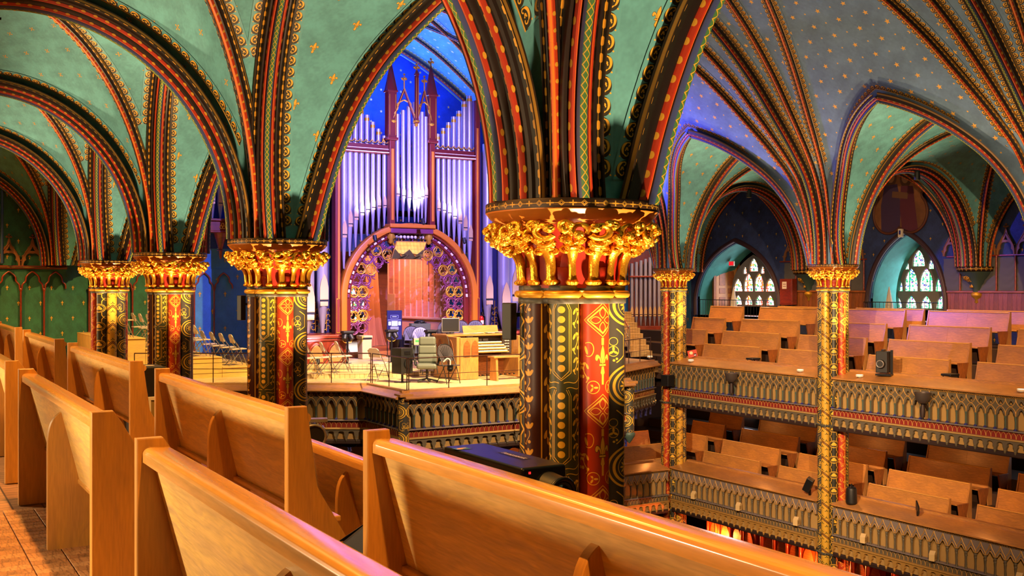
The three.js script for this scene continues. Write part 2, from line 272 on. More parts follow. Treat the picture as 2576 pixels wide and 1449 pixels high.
shaft('circles', 0.42, '#2b2a20', (x, w, h) => {
  x.lineWidth = 30; ring(x, 256, 512, 232); x.lineWidth = 14; ring(x, 256, 512, 180);
  for (let k = 0; k < 3; k++) { const a = k * 2.094 + 0.52; ell(x, 256 + 72 * Math.cos(a), 512 + 72 * Math.sin(a), 60, 60); } for (let k = 0; k < 3; k++) { const a = k * 2.094 + 1.57; ell(x, 256 + 60 * Math.cos(a), 512 + 60 * Math.sin(a), 46, 12, a); }
  for (const s of [0, 1024]) { x.lineWidth = 26; path(x, [[150, s - 260], [150, s - 120], [90, s], [150, s + 120], [150, s + 260]]); x.stroke(); path(x, [[362, s - 260], [362, s - 120], [422, s], [362, s + 120], [362, s + 260]]); x.stroke(); x.lineWidth = 12; path(x, [[0, s - 60], [60, s - 60], [60, s + 60], [0, s + 60]]); x.stroke(); path(x, [[512, s - 60], [452, s - 60], [452, s + 60], [512, s + 60]]); x.stroke(); }
});
M.gold = phys({ color: '#e0a42c', metalness: 0.85, roughness: 0.3, bumpMap: dataTex(128, 128, (u, v) => { const k = 128 + 300 * tn(u, v, 6, 6, 3); return [cl(k), cl(k), cl(k)]; }, [4, 4], false), bumpScale: 0.0012 });
M.goldFlat = std({ color: '#c8962e', metalness: 0.5, roughness: 0.42 });
M.redPaint = std({ color: '#8e1d0c', roughness: 0.5 });
M.ringGrey = std({ color: '#4a4a42', roughness: 0.5 });
M.coveWood = std({ color: '#b06a24', roughness: 0.35 });
M.abacusBand = std({ roughness: 0.5, map: canvasTex(256, 128, (x, w, h) => { x.fillStyle = '#3a2410'; x.fillRect(0, 0, w, h); x.strokeStyle = x.fillStyle = '#c79a34'; x.lineWidth = 7; path(x, [[64, 28], [100, 64], [64, 100], [28, 64]], true); x.stroke(); path(x, [[64, 44], [84, 64], [64, 84], [44, 64]], true); x.stroke(); x.fillRect(184, 30, 16, 68); x.fillRect(150, 56, 84, 16); x.fillRect(0, 60, 28, 8); x.fillRect(100, 60, 50, 8); x.fillRect(234, 60, 30, 8); }, [1 / 0.16, 1]) });
// woods and common things
M.pew = phys({ roughness: 0.42, clearcoat: 0.25, clearcoatRoughness: 0.3, map: woodTex([204, 170, 106], 0.15, 512, 512, 2, 44) });
M.pewEnd = phys({ roughness: 0.42, clearcoat: 0.2, clearcoatRoughness: 0.3, map: woodTex([184, 132, 62], 0.12, 512, 512, 1.6, 40, 4) });
M.pewRail = phys({ roughness: 0.25, clearcoat: 0.7, clearcoatRoughness: 0.15, map: woodTex([208, 154, 80], 0.1, 512, 512, 1.4, 12, 8) });
M.oak = phys({ roughness: 0.38, clearcoat: 0.3, clearcoatRoughness: 0.25, map: woodTex([172, 120, 64], 0.2, 512, 512, 1.8, 30, 12) });
M.oakDark = phys({ roughness: 0.4, clearcoat: 0.3, clearcoatRoughness: 0.3, map: woodTex([142, 82, 38], 0.3, 512, 512, 1.8, 30, 14) });
M.wainscot = phys({ roughness: .45, map: woodTex([124, 74, 38], .25, 256, 256, 1.8, 24, 15) });
M.mahogany = phys({ roughness: 0.3, clearcoat: 0.4, clearcoatRoughness: 0.2, map: woodTex([126, 46, 26], 0.25, 256, 256, 1.8, 20, 16) });
M.caseRed = std({ color: '#6a1c18', roughness: 0.4 });
M.caseOrange = std({ color: '#c4701e', roughness: 0.4 });
M.pinkWood = std({ roughness: 0.6, map: woodTex([176, 108, 84], 0.16, 256, 256, 1.2, 18, 18) });
M.black = std({ color: '#131315', roughness: 0.5 });
M.blackMetal = std({ color: '#17171a', roughness: 0.35, metalness: 0.4 });
M.chrome = std({ color: '#b9b9bd', roughness: 0.25, metalness: 0.9 });
M.greyMetal = std({ color: '#8f8a86', roughness: 0.35, metalness: 0.5 });
M.paleChair = std({ color: '#cbb9ae', roughness: 0.4 });
M.darkChair = std({ color: '#3a3438', roughness: 0.35 });
M.white = std({ color: '#d9d2c4', roughness: 0.6 });
M.lamp = new THREE.MeshStandardMaterial({ color: '#fff2d8', emissive: '#ffd9a0', emissiveIntensity: 6 });
// ---------------------------------------------------------------- vaults
const XN = 4.607, XF = 22.46, XMID = (XN + XF) / 2, HALF = (XF - XN) / 2;
const tNear = { z: -0.1, a: 6.754, b: 13.83, c: 20.0, d: 26.1, e: 32.9 }, tFar = { y: 6.7, f: 13.44, g: 20.16, h: 26.94, e: 33.1 };
const H0 = 0.65, NPTS = 40;
const naveCurve = new THREE.CatmullRomCurve3([[.5, .65], [.53, 1.3], [.68, 2.2], [.98, 3.0], [1.38, 3.6], [2.2, 4.6], [3.15, 5.65], [4.3, 6.65], [6.4, 8.0], [HALF, 9.0]].map(p => V(p[0], p[1], 0)), false, 'centripetal').getPoints(300);
const oOf = h => { for (let i = 1; i < naveCurve.length; i++) if (naveCurve[i].y >= h) { const a = naveCurve[i - 1], b = naveCurve[i]; return lerp(a.x, b.x, (h - a.y) / (b.y - a.y + 1e-9)); } return HALF; };
const naveLen = h => { let s = 0; for (let i = 1; i < naveCurve.length; i++) { if (naveCurve[i].y > h) break; s += naveCurve[i].distanceTo(naveCurve[i - 1]); } return s; };
const A0 = 0.45, RISE = 3.95;
const archD = (h, hb) => { const sp = hb - A0, R = (sp * sp + RISE * RISE) / (2 * sp), q = h - H0; return A0 + R - Math.sqrt(Math.max(0, R * R - q * q)); };
const archH = (d, hb) => { const sp = hb - A0, R = (sp * sp + RISE * RISE) / (2 * sp), q = Math.max(0, d - A0); return H0 + Math.sqrt(Math.max(0, R * R - (R - q) * (R - q))); };
const th = i => i / (NPTS - 1) * PI / 2;
const profMain = (() => { const a = [[-.2, -.02, 0], [-.2, .03, .03], [-.18, .035, .05], [-.162, .012, .09], [-.14, .03, .14], [-.132, .07, .165], [-.12, .092, .19], [-.1, .096, .22], [-.086, .075, .26], [-.083, .1, .28], [-.072, .135, .32], [-.052, .145, .37], [-.042, .13, .398], [-.038, .165, .41], [-.03, .192, .45], [-.015, .21, .475], [0, .216, .5]]; return a.concat(a.slice(0, -1).reverse().map(p => [-p[0], p[1], 1 - p[2]])); })();
const profThin = (() => { const a = [[-.1, -.02, 0], [-.1, .025, .06], [-.08, .012, .17], [-.058, .03, .3], [-.05, .07, .36], [-.036, .078, .41], [-.03, .07, .425], [-.02, .105, .46], [0, .113, .5]]; return a.concat(a.slice(0, -1).reverse().map(p => [-p[0], p[1], 1 - p[2]])); })();
const profWide = (() => { const a = [[-.38, -.02, 0], [-.38, .03, .02], [-.36, .018, .05], [-.325, .04, .09], [-.315, .08, .11], [-.29, .1, .14], [-.265, .085, .165], [-.255, .12, .18], [-.235, .15, .21], [-.21, .145, .235], [-.2, .11, .25], [-.18, .1, .28], [-.155, .12, .31], [-.145, .165, .325], [-.12, .19, .355], [-.1, .18, .375], [-.09, .21, .39], [-.075, .24, .41], [-.055, .24, .43], [-.048, .22, .44], [-.04, .27, .455], [-.02, .3, .475], [0, .305, .5]].map(p => [p[0], p[1] > .03 ? .03 + (p[1] - .03) * .62 : p[1], p[2]]); return a.concat(a.slice(0, -1).reverse().map(p => [-p[0], p[1], 1 - p[2]])); })();
const RIB = { main: [profMain, 'ribMain'], thin: [profThin, 'ribThin'], wide: [profWide, 'ribWide'] };
function vaultFan(grp, Xc, tc, sx, sides, far) {
  const W = (o, d, h) => P(Xc + sx * o, tc + d, h);
  const vec = (o, d) => V(sx * o, 0, -d).normalize();
  function ribMesh(pts, dirO, dirD, main, nm = 'rib') {
    const pd = vec(dirO, dirD), side = V(-pd.z, 0, pd.x), inw = pd.clone().add(V(0, -1, 0));
    const [pf, mt] = RIB[main === 'wide' ? 'wide' : main ? 'main' : 'thin']; mesh(nm, sweep(pts, pf, () => side, () => inw), M[mt], grp);
  }
  const L = n => Array.from({ length: NPTS }, (_, i) => n(i));
  // nave side
  const hs = i => lerp(H0, 9.0, Math.pow(i / (NPTS - 1), 0.9));
  const navePts = (k, phi) => L(i => { const h = hs(i), o = oOf(h), ob = .52 * Math.cos(phi), db = .52 * Math.sin(phi); return W(o - (.5 - ob) * Math.exp(-(h - H0) / 0.9), db + k * (o - .5), h); });
  const naveRibs = [[0, 0, true]]; for (const s of sides) naveRibs.push([s * .2, s * .4, false], [s * .43, s * .75, false]);
  for (const [k, phi, main] of naveRibs) {
    const pts = navePts(k, phi); ribMesh(pts, 1, k, main);
    for (const s of [-1, 1]) { const w0 = main ? .19 : .09; mesh('painted_border', stripOn(pts.map(p => p.clone().add(V(0, -.012, -s * w0))), pts.map(p => p.clone().add(V(0, -.012, -s * (w0 + .17)))), 10), M.borderSteel, grp); }
  }
  const groin = {}, cc = {};
  for (const s of sides) {
    const hb = s < 0 ? (far ? hbF : hbN)(tc, -1) : (far ? hbF : hbN)(tc, 1);
    const phi = 1.08, ob = .52 * Math.cos(phi);
    const g = L(i => { const h = H0 + RISE * Math.sin(th(i)), o = oOf(h); return W(o - (.5 - ob) * Math.exp(-(h - H0) / 0.9), s * archD(h, hb), h); });
    ribMesh(g, .55, s, true);
    const c = L(i => { const h = H0 + RISE * Math.sin(th(i)); return W(-.244 - .34 * Math.sin(th(i)), s * archD(h, hb), h); });
    ribMesh(c, -.35, s, true);
    web(grp, c, g, M.webFleur, .2, .13, M.borderTeal);
    const dg = L(i => { const q = 1 - Math.cos(th(i)); return W(lerp(-.37, -3.15, q), s * lerp(.37, hb, q), H0 + 3.85 * Math.sin(th(i))); });
    ribMesh(dg, -1, s, false);
    const T = L(i => W(-.5 - 2.65 * (1 - Math.cos(th(i))), 0, H0 + 2.88 * Math.sin(th(i))));
    web(grp, T, dg, M.webCross, .37, .1, M.borderTeal); web(grp, dg, c, M.webCross, .1, .2, M.borderTeal);
    // wall side of the aisle
    const mir = pts => pts.map(p => V(2 * (Xc - sx * 3.15) - p.x, p.y, p.z)), dw = mir(dg), Tw = mir(T);
    const wr = L(i => { const h = H0 + 3.35 * Math.sin(th(i)); const k = Math.min(1, Math.sin(th(i))); return W(-6.22, s * archD(H0 + RISE * k, hb), h); });
    ribMesh(dw, 1, s, false); ribMesh(wr, .35, s, false);
    web(grp, Tw, dw, M.webCross, .37, .1, M.borderTeal); web(grp, dw, wr, M.webCross, .1, .1, M.borderTeal);
    // nave web above the arcade arch, from the column to the middle of the bay
    const nu = 18, nv = 30;
    const surf = (u, v) => { const d = lerp(0, hb, u), hA = Math.max(H0, archH(d, hb)), h = lerp(hA, 9.0, v); return [Xc + sx * oOf(h), EYE + h, -(tc + s * d), tc + s * d, naveLen(h)]; };
    mesh('vault_web', grid(nu, nv, surf), M.webStar, grp);
    const e0 = g.map((p, i) => { const h = Math.min(8.9, H0 + RISE * Math.sin(th(i))); return [p, h]; });
    const up = w => e0.map(([p, h]) => { const a = V(oOf(h), h, 0), b = V(oOf(h + .3), h + .3, 0), q = b.sub(a).normalize(); return V(p.x + sx * q.x * w, p.y + q.y * w - .01, p.z); });
    mesh('painted_border', stripOn(up(.16), up(.33), 4), M.borderSteel, grp);
  }
  const T = L(i => W(-.5 - 2.65 * (1 - Math.cos(th(i))), 0, H0 + 2.88 * Math.sin(th(i))));
  ribMesh(T, -1, 0, 'wide'); ribMesh(T.map(p => V(2 * (Xc - sx * 3.15) - p.x, p.y, p.z)), 1, 0, 'wide');
}
function stripOn(a, b, from = 0) {
  const pos = [], uv = [], idx = []; let len = 0;
  for (let i = from; i < a.length; i++) { if (i > from) len += a[i].distanceTo(a[i - 1]); pos.push(...a[i].toArray(), ...b[i].toArray()); uv.push(0, len, 1, len); const k = (i - from) * 2; if (i > from) idx.push(k - 2, k, k - 1, k, k + 1, k - 1); }
  const g = new THREE.BufferGeometry(); g.setAttribute('position', new THREE.Float32BufferAttribute(pos, 3)); g.setAttribute('uv', new THREE.Float32BufferAttribute(uv, 2)); g.setIndex(idx); g.computeVertexNormals(); return g;
}
function web(grp, a, b, mat, wa, wb, bmat) {
  const n = a.length - 1; let len = [0]; for (let i = 1; i <= n; i++) len[i] = len[i - 1] + (a[i].distanceTo(a[i - 1]) + b[i].distanceTo(b[i - 1])) / 2;
  mesh('vault_web', grid(8, n, (u, v) => { const i = Math.round(v * n), p = a[i].clone().lerp(b[i], u), w = a[i].distanceTo(b[i]); return [p.x, p.y, p.z, (u - .5) * w, len[i]]; }), mat, grp);
  for (const [p, q, w0, w1] of [[a, b, wa, wb], [b, a, wb, wa]]) {
    let from = -1; for (let i = 0; i <= n; i++) if (p[i].distanceTo(q[i]) > w0 + w1 + .17) { from = i; break; }
    if (from < 0 || from > n - 4) continue;
    const at = w => p.map((x, i) => { const d = q[i].clone().sub(x).normalize(); const T = p[Math.min(n, i + 1)].clone().sub(p[Math.max(0, i - 1)]).normalize(); const N = V().crossVectors(T, d).normalize(); if (N.y > 0) N.negate(); return x.clone().addScaledVector(d, w).addScaledVector(N, .009); });
    mesh('painted_border', stripOn(at(w0 - .012), at(w0 + .125), from), bmat, grp);
  }
}
const hbOf = arr => (tc, s) => { const i = arr.findIndex(v => Math.abs(v - tc) < 1e-6), o = arr[i + s]; return o === undefined ? 3.36 : Math.abs(o - tc) / 2; };
const hbN = hbOf(Object.values(tNear)), hbF = hbOf(Object.values(tFar));
{
  const near = settingGroup('ceiling'), far = settingGroup('ceiling');
  vaultFan(near, XN, tNear.z, 1, [1], false);
  for (const k of 'abcd') vaultFan(near, XN, tNear[k], 1, [-1, 1], false);
  vaultFan(near, XN, tNear.e, 1, [-1], false);
  vaultFan(far, XF, tFar.y, -1, [1], true);
  for (const k of 'fgh') vaultFan(far, XF, tFar[k], -1, [-1, 1], true);
  vaultFan(far, XF, tFar.e, -1, [-1], true);
}
// ---------------------------------------------------------------- clustered columns with foliage capitals
const RC = 0.30, RS = 0.113;
const shaftGeo = (y0, y1) => { const g = new THREE.CylinderGeometry(RS, RS, y1 - y0, 24, 1, true); const uv = g.attributes.uv; for (let i = 0; i < uv.count; i++) uv.setXY(i, uv.getX(i), uv.getY(i) * (y1 - y0)); g.translate(0, (y0 + y1) / 2, 0); return g; };
// lobed outline round the eight shafts
function lobes(off) { const s = new THREE.Shape(), R = RS + off; for (let k = 0; k < 8; k++) { const a = k * PI / 4, w = 1.25; for (let i = 0; i <= 10; i++) { const q = a - w + 2 * w * i / 10; const x = RC * Math.cos(a) + R * Math.cos(q), y = RC * Math.sin(a) + R * Math.sin(q); (k || i) ? s.lineTo(x, y) : s.moveTo(x, y); } } s.closePath(); return s; }
function lobedRing(off, y, h, bev) { const g = new THREE.ExtrudeGeometry(lobes(off), { depth: h - 2 * bev, bevelEnabled: true, bevelSize: bev, bevelThickness: bev, bevelOffset: -bev, bevelSegments: 3 }); g.rotateX(-PI / 2); g.translate(0, y + bev, 0); return toCreasedNormals(g, 0.9); }
// one curled leaf, growing outward along +z; y = 0 at the foot
function leafGeo(kind) {
  const parts = [], n = new ImprovedNoise(), z0 = 3.7 * kind;
  const blob = (x, y, z, a, b, c, f, amp, rot = 0) => {
    const g = new THREE.IcosahedronGeometry(1, 9), p = g.attributes.position;
    for (let i = 0; i < p.count; i++) { const q = V(p.getX(i), p.getY(i), p.getZ(i)), r = 1 + amp * (1 - 2 * Math.abs(n.noise(q.x * f + z0, q.y * f + x * 9, q.z * f + y * 9))) - amp * 0.6; p.setXYZ(i, q.x * r * a, q.y * r * b, q.z * r * c); }
    g.rotateZ(rot); g.computeVertexNormals(); g.translate(x, y, z); parts.push(smooth(g));
  };
  const smooth = g => toCreasedNormals(g, 1.2);
  const stalk = (x0, x1, r, top) => {
    const c = new THREE.CatmullRomCurve3([V(x0, 0.0, .0), V(x0, .08, .004), V(x0, .17, .012), V(x1, .235, .035), V(x1 * 1.2, top, .085)]), g = new THREE.TubeGeometry(c, 20, r, 10), p = g.attributes.position;
    for (let i = 0; i < p.count; i++) { const y = p.getY(i), cx = c.getPoint(Math.min(1, Math.max(0, y / top))).x, k = 1 + .55 * Math.exp(-Math.pow(y / .035, 2)) + .9 * Math.pow(Math.max(0, (y - .17) / (top - .17)), 1.6), an = Math.atan2(p.getZ(i), p.getX(i) - cx); p.setX(i, cx + (p.getX(i) - cx) * k * (1 + .1 * Math.cos(an * 7))); }
    g.computeVertexNormals(); parts.push(g);
    blob(x0 - r * .7, .008, .006, r * .95, .026, .032, 1, 0); blob(x0 + r * .7, .008, .006, r * .95, .026, .032, 1, 0); blob(x0, .005, .014, r, .024, .032, 1, 0);
  };
  const curl = (cx, cy, cz, R, r, a0, a1, tilt) => { const pts = []; for (let i = 0; i <= 12; i++) { const q = a0 + (a1 - a0) * i / 12, k = R * (1 - .35 * i / 12); pts.push(V(cx + k * Math.cos(q), cy + k * Math.sin(q), cz + tilt * i / 12)); } const g = tube(pts, r, 26, 8); parts.push(g); blob(pts[12].x, pts[12].y, pts[12].z, r * 1.5, r * 1.5, r * 1.6, 2, .3); };
  if (kind) {
    stalk(0, 0, .03, .3);
    blob(0, .295, .10, .06, .04, .045, 1.6, .22); blob(.03, .355, .14, .05, .036, .045, 1.8, .25, .4); blob(-.045, .33, .12, .03, .032, .036, 1.8, .25, -.4);
    curl(-.035, .425, .2, .064, .024, -2.6, 2.6, .03); curl(.062, .4, .185, .04, .018, 3.6, -1.4, .03); blob(.045, .465, .2, .042, .034, .04, 1.7, .3, .6); curl(.03, .475, .215, .036, .017, -1.2, 2.6, .02); curl(-.02, .345, .165, .046, .017, 3.0, 6.6, .03);
    curl(.05, .262, .075, .026, .012, 2.4, -2.2, .02); curl(-.05, .262, .075, .026, .012, .8, 5.4, .02);
  } else {
    stalk(0, 0, .024, .3);
    blob(0, .31, .11, .052, .046, .045, 1.7, .25); blob(-.04, .37, .15, .042, .036, .04, 1.9, .28, .3); blob(.045, .355, .145, .034, .04, .036, 1.9, .28, -.5);
    curl(.04, .43, .2, .055, .022, -.6, 4.6, .02); blob(-.035, .445, .195, .046, .05, .045, 1.6, .3, .2); curl(-.04, .47, .215, .04, .018, 4.4, .2, .02); curl(.0, .36, .17, .05, .018, .2, 3.6, .02);
    curl(-.045, .28, .085, .028, .012, .4, 5, .02); curl(.045, .285, .085, .024, .012, 2.6, -2, .02);
  }
  const g = mg(parts); g.scale(1.24, .885, 1.1); return g;
}
const leafA = leafGeo(0), leafB = leafGeo(1);
const neckGeo = mg(lobedRing(-.012, -.005, .16, .004));
const bellGeo = lathe([[.37, .0], [.38, .2], [.4, .36], [.44, .48], [.45, .5]], 32);
const ringGeo = lobedRing(.042, -.075, .055, .024), ringLow = lobedRing(.012, -.118, .045, .006), ringDark = lobedRing(.008, -.022, .04, .006);
const abacusTop = (() => { const n = 64, f = r => { const s = new THREE.Shape(); for (let i = 0; i < n; i++) { const a = i / n * 2 * PI, k = Math.pow(Math.pow(Math.abs(Math.cos(a)), 3.2) + Math.pow(Math.abs(Math.sin(a)), 3.2), -1 / 3.2), R = r * (1 + (k - 1) * .28); i ? s.lineTo(R * Math.cos(a), R * Math.sin(a)) : s.moveTo(R * Math.cos(a), R * Math.sin(a)); } s.closePath(); return s; };
  const g = new THREE.ExtrudeGeometry(f(.645), { depth: .06, bevelEnabled: true, bevelSize: .008, bevelThickness: .008, bevelSegments: 2 }); g.rotateX(-PI / 2); g.translate(0, .582, 0);
  const p = g.attributes.position, uv = g.attributes.uv, nn = g.attributes.normal; for (let i = 0; i < p.count; i++) uv.setXY(i, Math.atan2(p.getZ(i), p.getX(i)) * .65, (p.getY(i) - .574) / .076);
  return toCreasedNormals(g, .5); })();
const coveGeo = (() => { const g = lathe([[.44, .47], [.52, .482], [.575, .5], [.62, .535], [.645, .568], [.655, .578], [.63, .584]], 64), p = g.attributes.position; for (let i = 0; i < p.count; i++) { const a = Math.atan2(p.getZ(i), p.getX(i)), k = Math.pow(Math.pow(Math.abs(Math.cos(a)), 3.2) + Math.pow(Math.abs(Math.sin(a)), 3.2), -1 / 3.2), q = 1 + (k - 1) * .28; p.setX(i, p.getX(i) * q); p.setZ(i, p.getZ(i) * q); } g.computeVertexNormals(); return g; })();
const collarGeo = (() => { const a = [lobedRing(.03, -.05, .06, .02)]; for (let k = 0; k < 40; k++) { const q = k * PI / 20, lob = Math.cos(((q + PI / 8) % (PI / 4)) - PI / 8), R = RC * lob + RS + .03; a.push(new THREE.IcosahedronGeometry(.024, 1).translate(R * Math.cos(q), .01, R * Math.sin(q))); } return mg(a); })();
M.coreOlive = std({ color: '#6b5a34', roughness: .6 });
const BOTTOM = -11.6;     // of the shafts, below the eye
const shaftNave = shaftGeo(BOTTOM, -.1), shaftHigh = shaftGeo(-3.3, -.1);
// order of the paints, starting from the shaft that faces +z and going round towards -x
function column(X, t, paints, label) {
  const c = thing('clustered_column', label, 'column', P(X, t, 0), 0, 'clustered columns of the nave arcade');
  for (let k = 0; k < 8; k++) { const a = k * PI / 4, s = mesh('shaft', shaftNave, shaftTex[paints[k % paints.length]], c); s.position.set(-RC * Math.sin(a), 0, RC * Math.cos(a)); s.rotation.y = -a - PI / 2; }
  mesh('core', cyl(.26, .26, 11.5, 0, BOTTOM, 0, 20), M.coreOlive, c);
  mesh('neck_ring', ringGeo, M.goldFlat, c); mesh('neck_fillet', ringLow, M.ringGrey, c);
  const cap = new THREE.Group(); cap.name = 'capital'; c.add(cap);
  mesh('necking', neckGeo, M.redPaint, cap); mesh('dark_fillet', ringDark, M.ringGrey, cap); mesh('bell', bellGeo, M.redPaint, cap); mesh('abacus_cove', coveGeo, M.coveWood, cap); mesh('abacus', abacusTop, M.abacusBand, cap);
  for (let k = 0; k < 16; k++) { const a = (k + .5) * PI / 8, l = mesh('leaf', k % 2 ? leafA : leafB, M.gold, cap), lob = k % 2 ? .4 : .405; l.position.set(-lob * Math.sin(a), .035, lob * Math.cos(a)); l.rotation.y = -a; const s = k % 3 ? 1 : 1.06; l.scale.set(k % 4 < 2 ? s : -s, 1, 1); }
  for (const h of [-3.75, -7.25]) { const q = mesh('collar', collarGeo, M.ringGrey, c); q.position.y = h; }
  return c;
}
const SETA = ['red', 'olive', 'brown', 'circles', 'red', 'olive', 'brown', 'arcs'], SETB = ['chevron', 'circles', 'red', 'arcs', 'chevron', 'circles', 'red', 'arcs'], SETC = ['red', 'circles', 'chevron', 'arcs', 'red', 'circles', 'chevron', 'olive'];
column(XN, tNear.a, SETA, 'nearest painted cluster column with large gilded leaf capital, in the foreground beside the projector');
column(XN, tNear.b, SETA, 'painted cluster column with gilded capital, just left of the lit organ, second nearest');
column(XN, tNear.c, SETA, 'painted cluster column with brown, olive, red and grey shafts, third in the row, left of the folding chairs');
column(XN, tNear.d, SETB, 'painted cluster column with yellow chevron shaft beside the green panelled wall, last of the near row');
column(XF, tFar.h, SETB, 'painted cluster column of the opposite gallery with red shaft and yellow chevron shaft, nearer the organ');
column(XF, tFar.g, SETC, 'painted cluster column of the opposite gallery with bright orange shaft, right of the bowl lamp, running down past both galleries');
column(XF, tFar.f, SETB, 'painted cluster column of the opposite gallery just beyond the right edge');
// ---------------------------------------------------------------- the near gallery: tiers, tiles, pews
const L0 = -2.42;
{
  const f = settingGroup('floor');
  const tier = (x0, x1, y, t0 = -6, t1 = 32.9, th = .3) => mesh('tier', grain(bx(x1 - x0, th, t1 - t0, (x0 + x1) / 2, y - th / 2, -(t0 + t1) / 2), 'z'), M.oakDark, f);
  const base = canvasTex(512, 512, (x, w, h) => { mottle(x, w, h, [150, 106, 66], .25, 4); x.strokeStyle = 'rgba(52,34,22,.8)'; x.lineWidth = 6; for (let k = 0; k < 5; k++) x.strokeRect(k * 102.4, -9, 102.4, 540); x.lineWidth = 4; for (let k = 0; k < 10; k++) x.strokeRect(-9, k * 51.2, 540, 51.2); });
  mesh('tier', grain(bx(2.4 + 1.75, .3, 39, (2.4 - 1.75) / 2, -.156, -13.4), 'x'), std({ map: base, roughness: .6 }), f);
  tier(2.4, 3.2, -.49); tier(3.2, 4.0, -.9); tier(4.0, 4.9, -1.3);
  // fired clay tiles with dark joints, laid where the camera can see them
  const tex = canvasTex(256, 256, (x, w, h) => { mottle(x, w, h, [176, 128, 82], .3, 4); x.lineCap = 'round'; for (let k = 0; k < 26; k++) { x.strokeStyle = `rgba(70,40,20,${rr(.15, .45)})`; x.lineWidth = rr(2, 5); let y = rnd() * h; x.beginPath(); x.moveTo(0, y); for (let i = 0; i < 9; i++) x.lineTo((i + 1) * 30, y += rr(-9, 9)); x.stroke(); } });
  const mats = [0, 1, 2].map(k => std({ map: tex, color: ['#ffffff', '#e6ded6', '#f4e8dc'][k], roughness: .5 }));
  const tg = [0, 1, 2].map(k => { const g = rbx(.19, .012, .094, 0, 0, 0, .003), p = g.attributes.position, uv = g.attributes.uv; for (let i = 0; i < p.count; i++) uv.setXY(i, p.getZ(i) * 2 + k * .31, p.getX(i) * 2.5 + k * .17); return g; });
  let n = 0; for (let i = 0; i < 11; i++) for (let j = 0; j < 52; j++) { const X = -.95 + i * .197, t = 2.95 + j * .1 + (i % 2) * .05, u = (X * CY - t * SY) / (X * SY + t * CY), py = 724.5 + 1.57 / (X * SY + t * CY) * FPX, px = 1288 + u * FPX; if (px < -60 || px > 420 || py > 1520) continue; if (++n > 296) continue; const m = mesh('tile', tg[n % 3], mats[(n * 7) % 3], f); m.position.set(X, 0, -t); }
}
// pew seen from behind: origin at the back face, floor level; length along -z, sitters look to +x
const endShape = { slim: [[0, 0], [0, .985], [.1, .985], [.155, .585], [.175, .545], [.3, .33], [.46, .0]], wide: [[0, 0], [0, .985], [.1, .985], [.14, .925], [.3, .64], [.43, .42], [.5, .0]] };
function pewParts(o, len, far, kind = 'slim') {
  const E = .05;
  if (!far) {
    for (const z of [-E / 2, -len + E / 2]) { const g = grain(poly(endShape[kind], E, .004), 'y'); g.translate(0, 0, z); mesh('end_panel', g, M.pewEnd, o); }
    const back = rbx(.022, .56, len - .1, 0, 0, 0, .004); back.rotateZ(.24); back.translate(.125, .675, -len / 2); mesh('back_panel', grain(back, 'z'), M.pew, o);
    const s = new THREE.Shape(); s.moveTo(.02, .895); s.lineTo(.02, .93); s.quadraticCurveTo(.025, .952, .05, .953); s.lineTo(.115, .948); s.quadraticCurveTo(.14, .942, .138, .915); s.quadraticCurveTo(.13, .895, .1, .89); s.closePath();
    const r = poly(s, len - .1); r.translate(0, 0, -len / 2); mesh('top_rail', grain(toCreasedNormals(r, .7), 'z'), M.pewRail, o);
    mesh('seat', grain(rbx(kind === 'wide' ? .26 : .15, .03, len - .1, kind === 'wide' ? .3 : .225, .4, -len / 2, .008), 'z'), M.pewRail, o);
    mesh('toe_kick', bx(.03, .07, len - .1, .4, .04, -len / 2), M.black, o);
    {
      const k = 1.5, q = new THREE.Shape(); q.moveTo(.0, 0); q.lineTo(0, .6); q.bezierCurveTo(0, .76, .03, .8, .085, .83); q.lineTo(.19, .42); q.lineTo(.24, .38); q.lineTo(.34, .0); q.closePath();
      const g = grain(toCreasedNormals(poly(q, .045, .003), .6), 'y'); g.translate(0, 0, -len * k / 3); mesh('support_fin', g, M.pewEnd, o);
    }
    for (const k of [.05, .95]) mesh('screw', new THREE.CylinderGeometry(.006, .006, .01, 8).rotateZ(PI / 2 + .24).translate(.172, .46, -len * k), M.darkPaint, o);
  } else {
    for (const z of [-.02, -len + .02]) {
      const g = grain(poly([[0, 0], [0, .985], [.06, .985], [.1, .8], [.18, .5], [.2, .42], [.16, 0]], .04), 'y'); g.translate(0, 0, z); mesh('end_post', g, M.oak, o);
      const w = grain(poly([[.13, .47], [.56, .47], [.47, .03], [.27, .03]], .05, .004), 'y'); w.translate(0, 0, z); mesh('seat_end', w, M.oakDark, o);
    }
    const n = 2; for (let k = 0; k < n; k++) { const l = (len - .08) / n, b = bx(.025, .58, l - .004); b.rotateZ(.2); b.translate(.1, .68, -.04 - l * (k + .5)); mesh('back_panel', grain(b, 'z'), M.oak, o); }
    mesh('top_rail', grain(rbx(.06, .03, len - .08, .045, .965, -len / 2, .008), 'z'), M.pewRail, o);
    mesh('seat', grain(rbx(.4, .03, len - .08, .34, .44, -len / 2, .008), 'z'), M.oak, o);
  }
}
function nearPew(X, y, t0, t1, label, kind = X < 1 ? 'wide' : 'slim') { const o = thing('church_pew', label, 'pew', [X, y, -t0], 0, 'pews of the near gallery'); pewParts(o, t1 - t0, false, kind); return o; }
nearPew(.845, 0, 1.1, 4.267, 'blond wooden pew closest to the camera, seen from behind at the lower left of centre');
nearPew(.845, 0, 5.245, 8.35, 'wooden rear-row pew across the gap from the closest one, beside the tiled floor');
nearPew(.845, 0, 9.27, 12.4, 'wooden pew of the rear row cut by the left edge, nearer of the two there');
nearPew(.845, 0, 13.3, 16.4, 'wooden pew of the rear row at the left edge, farthest visible of that row');
nearPew(1.70, 0, .95, 4.02, 'long wooden pew in the right foreground in front of the projector');
nearPew(1.70, 0, 4.953, 7.88, 'wooden second-row pew standing in front of the second nearest painted column');
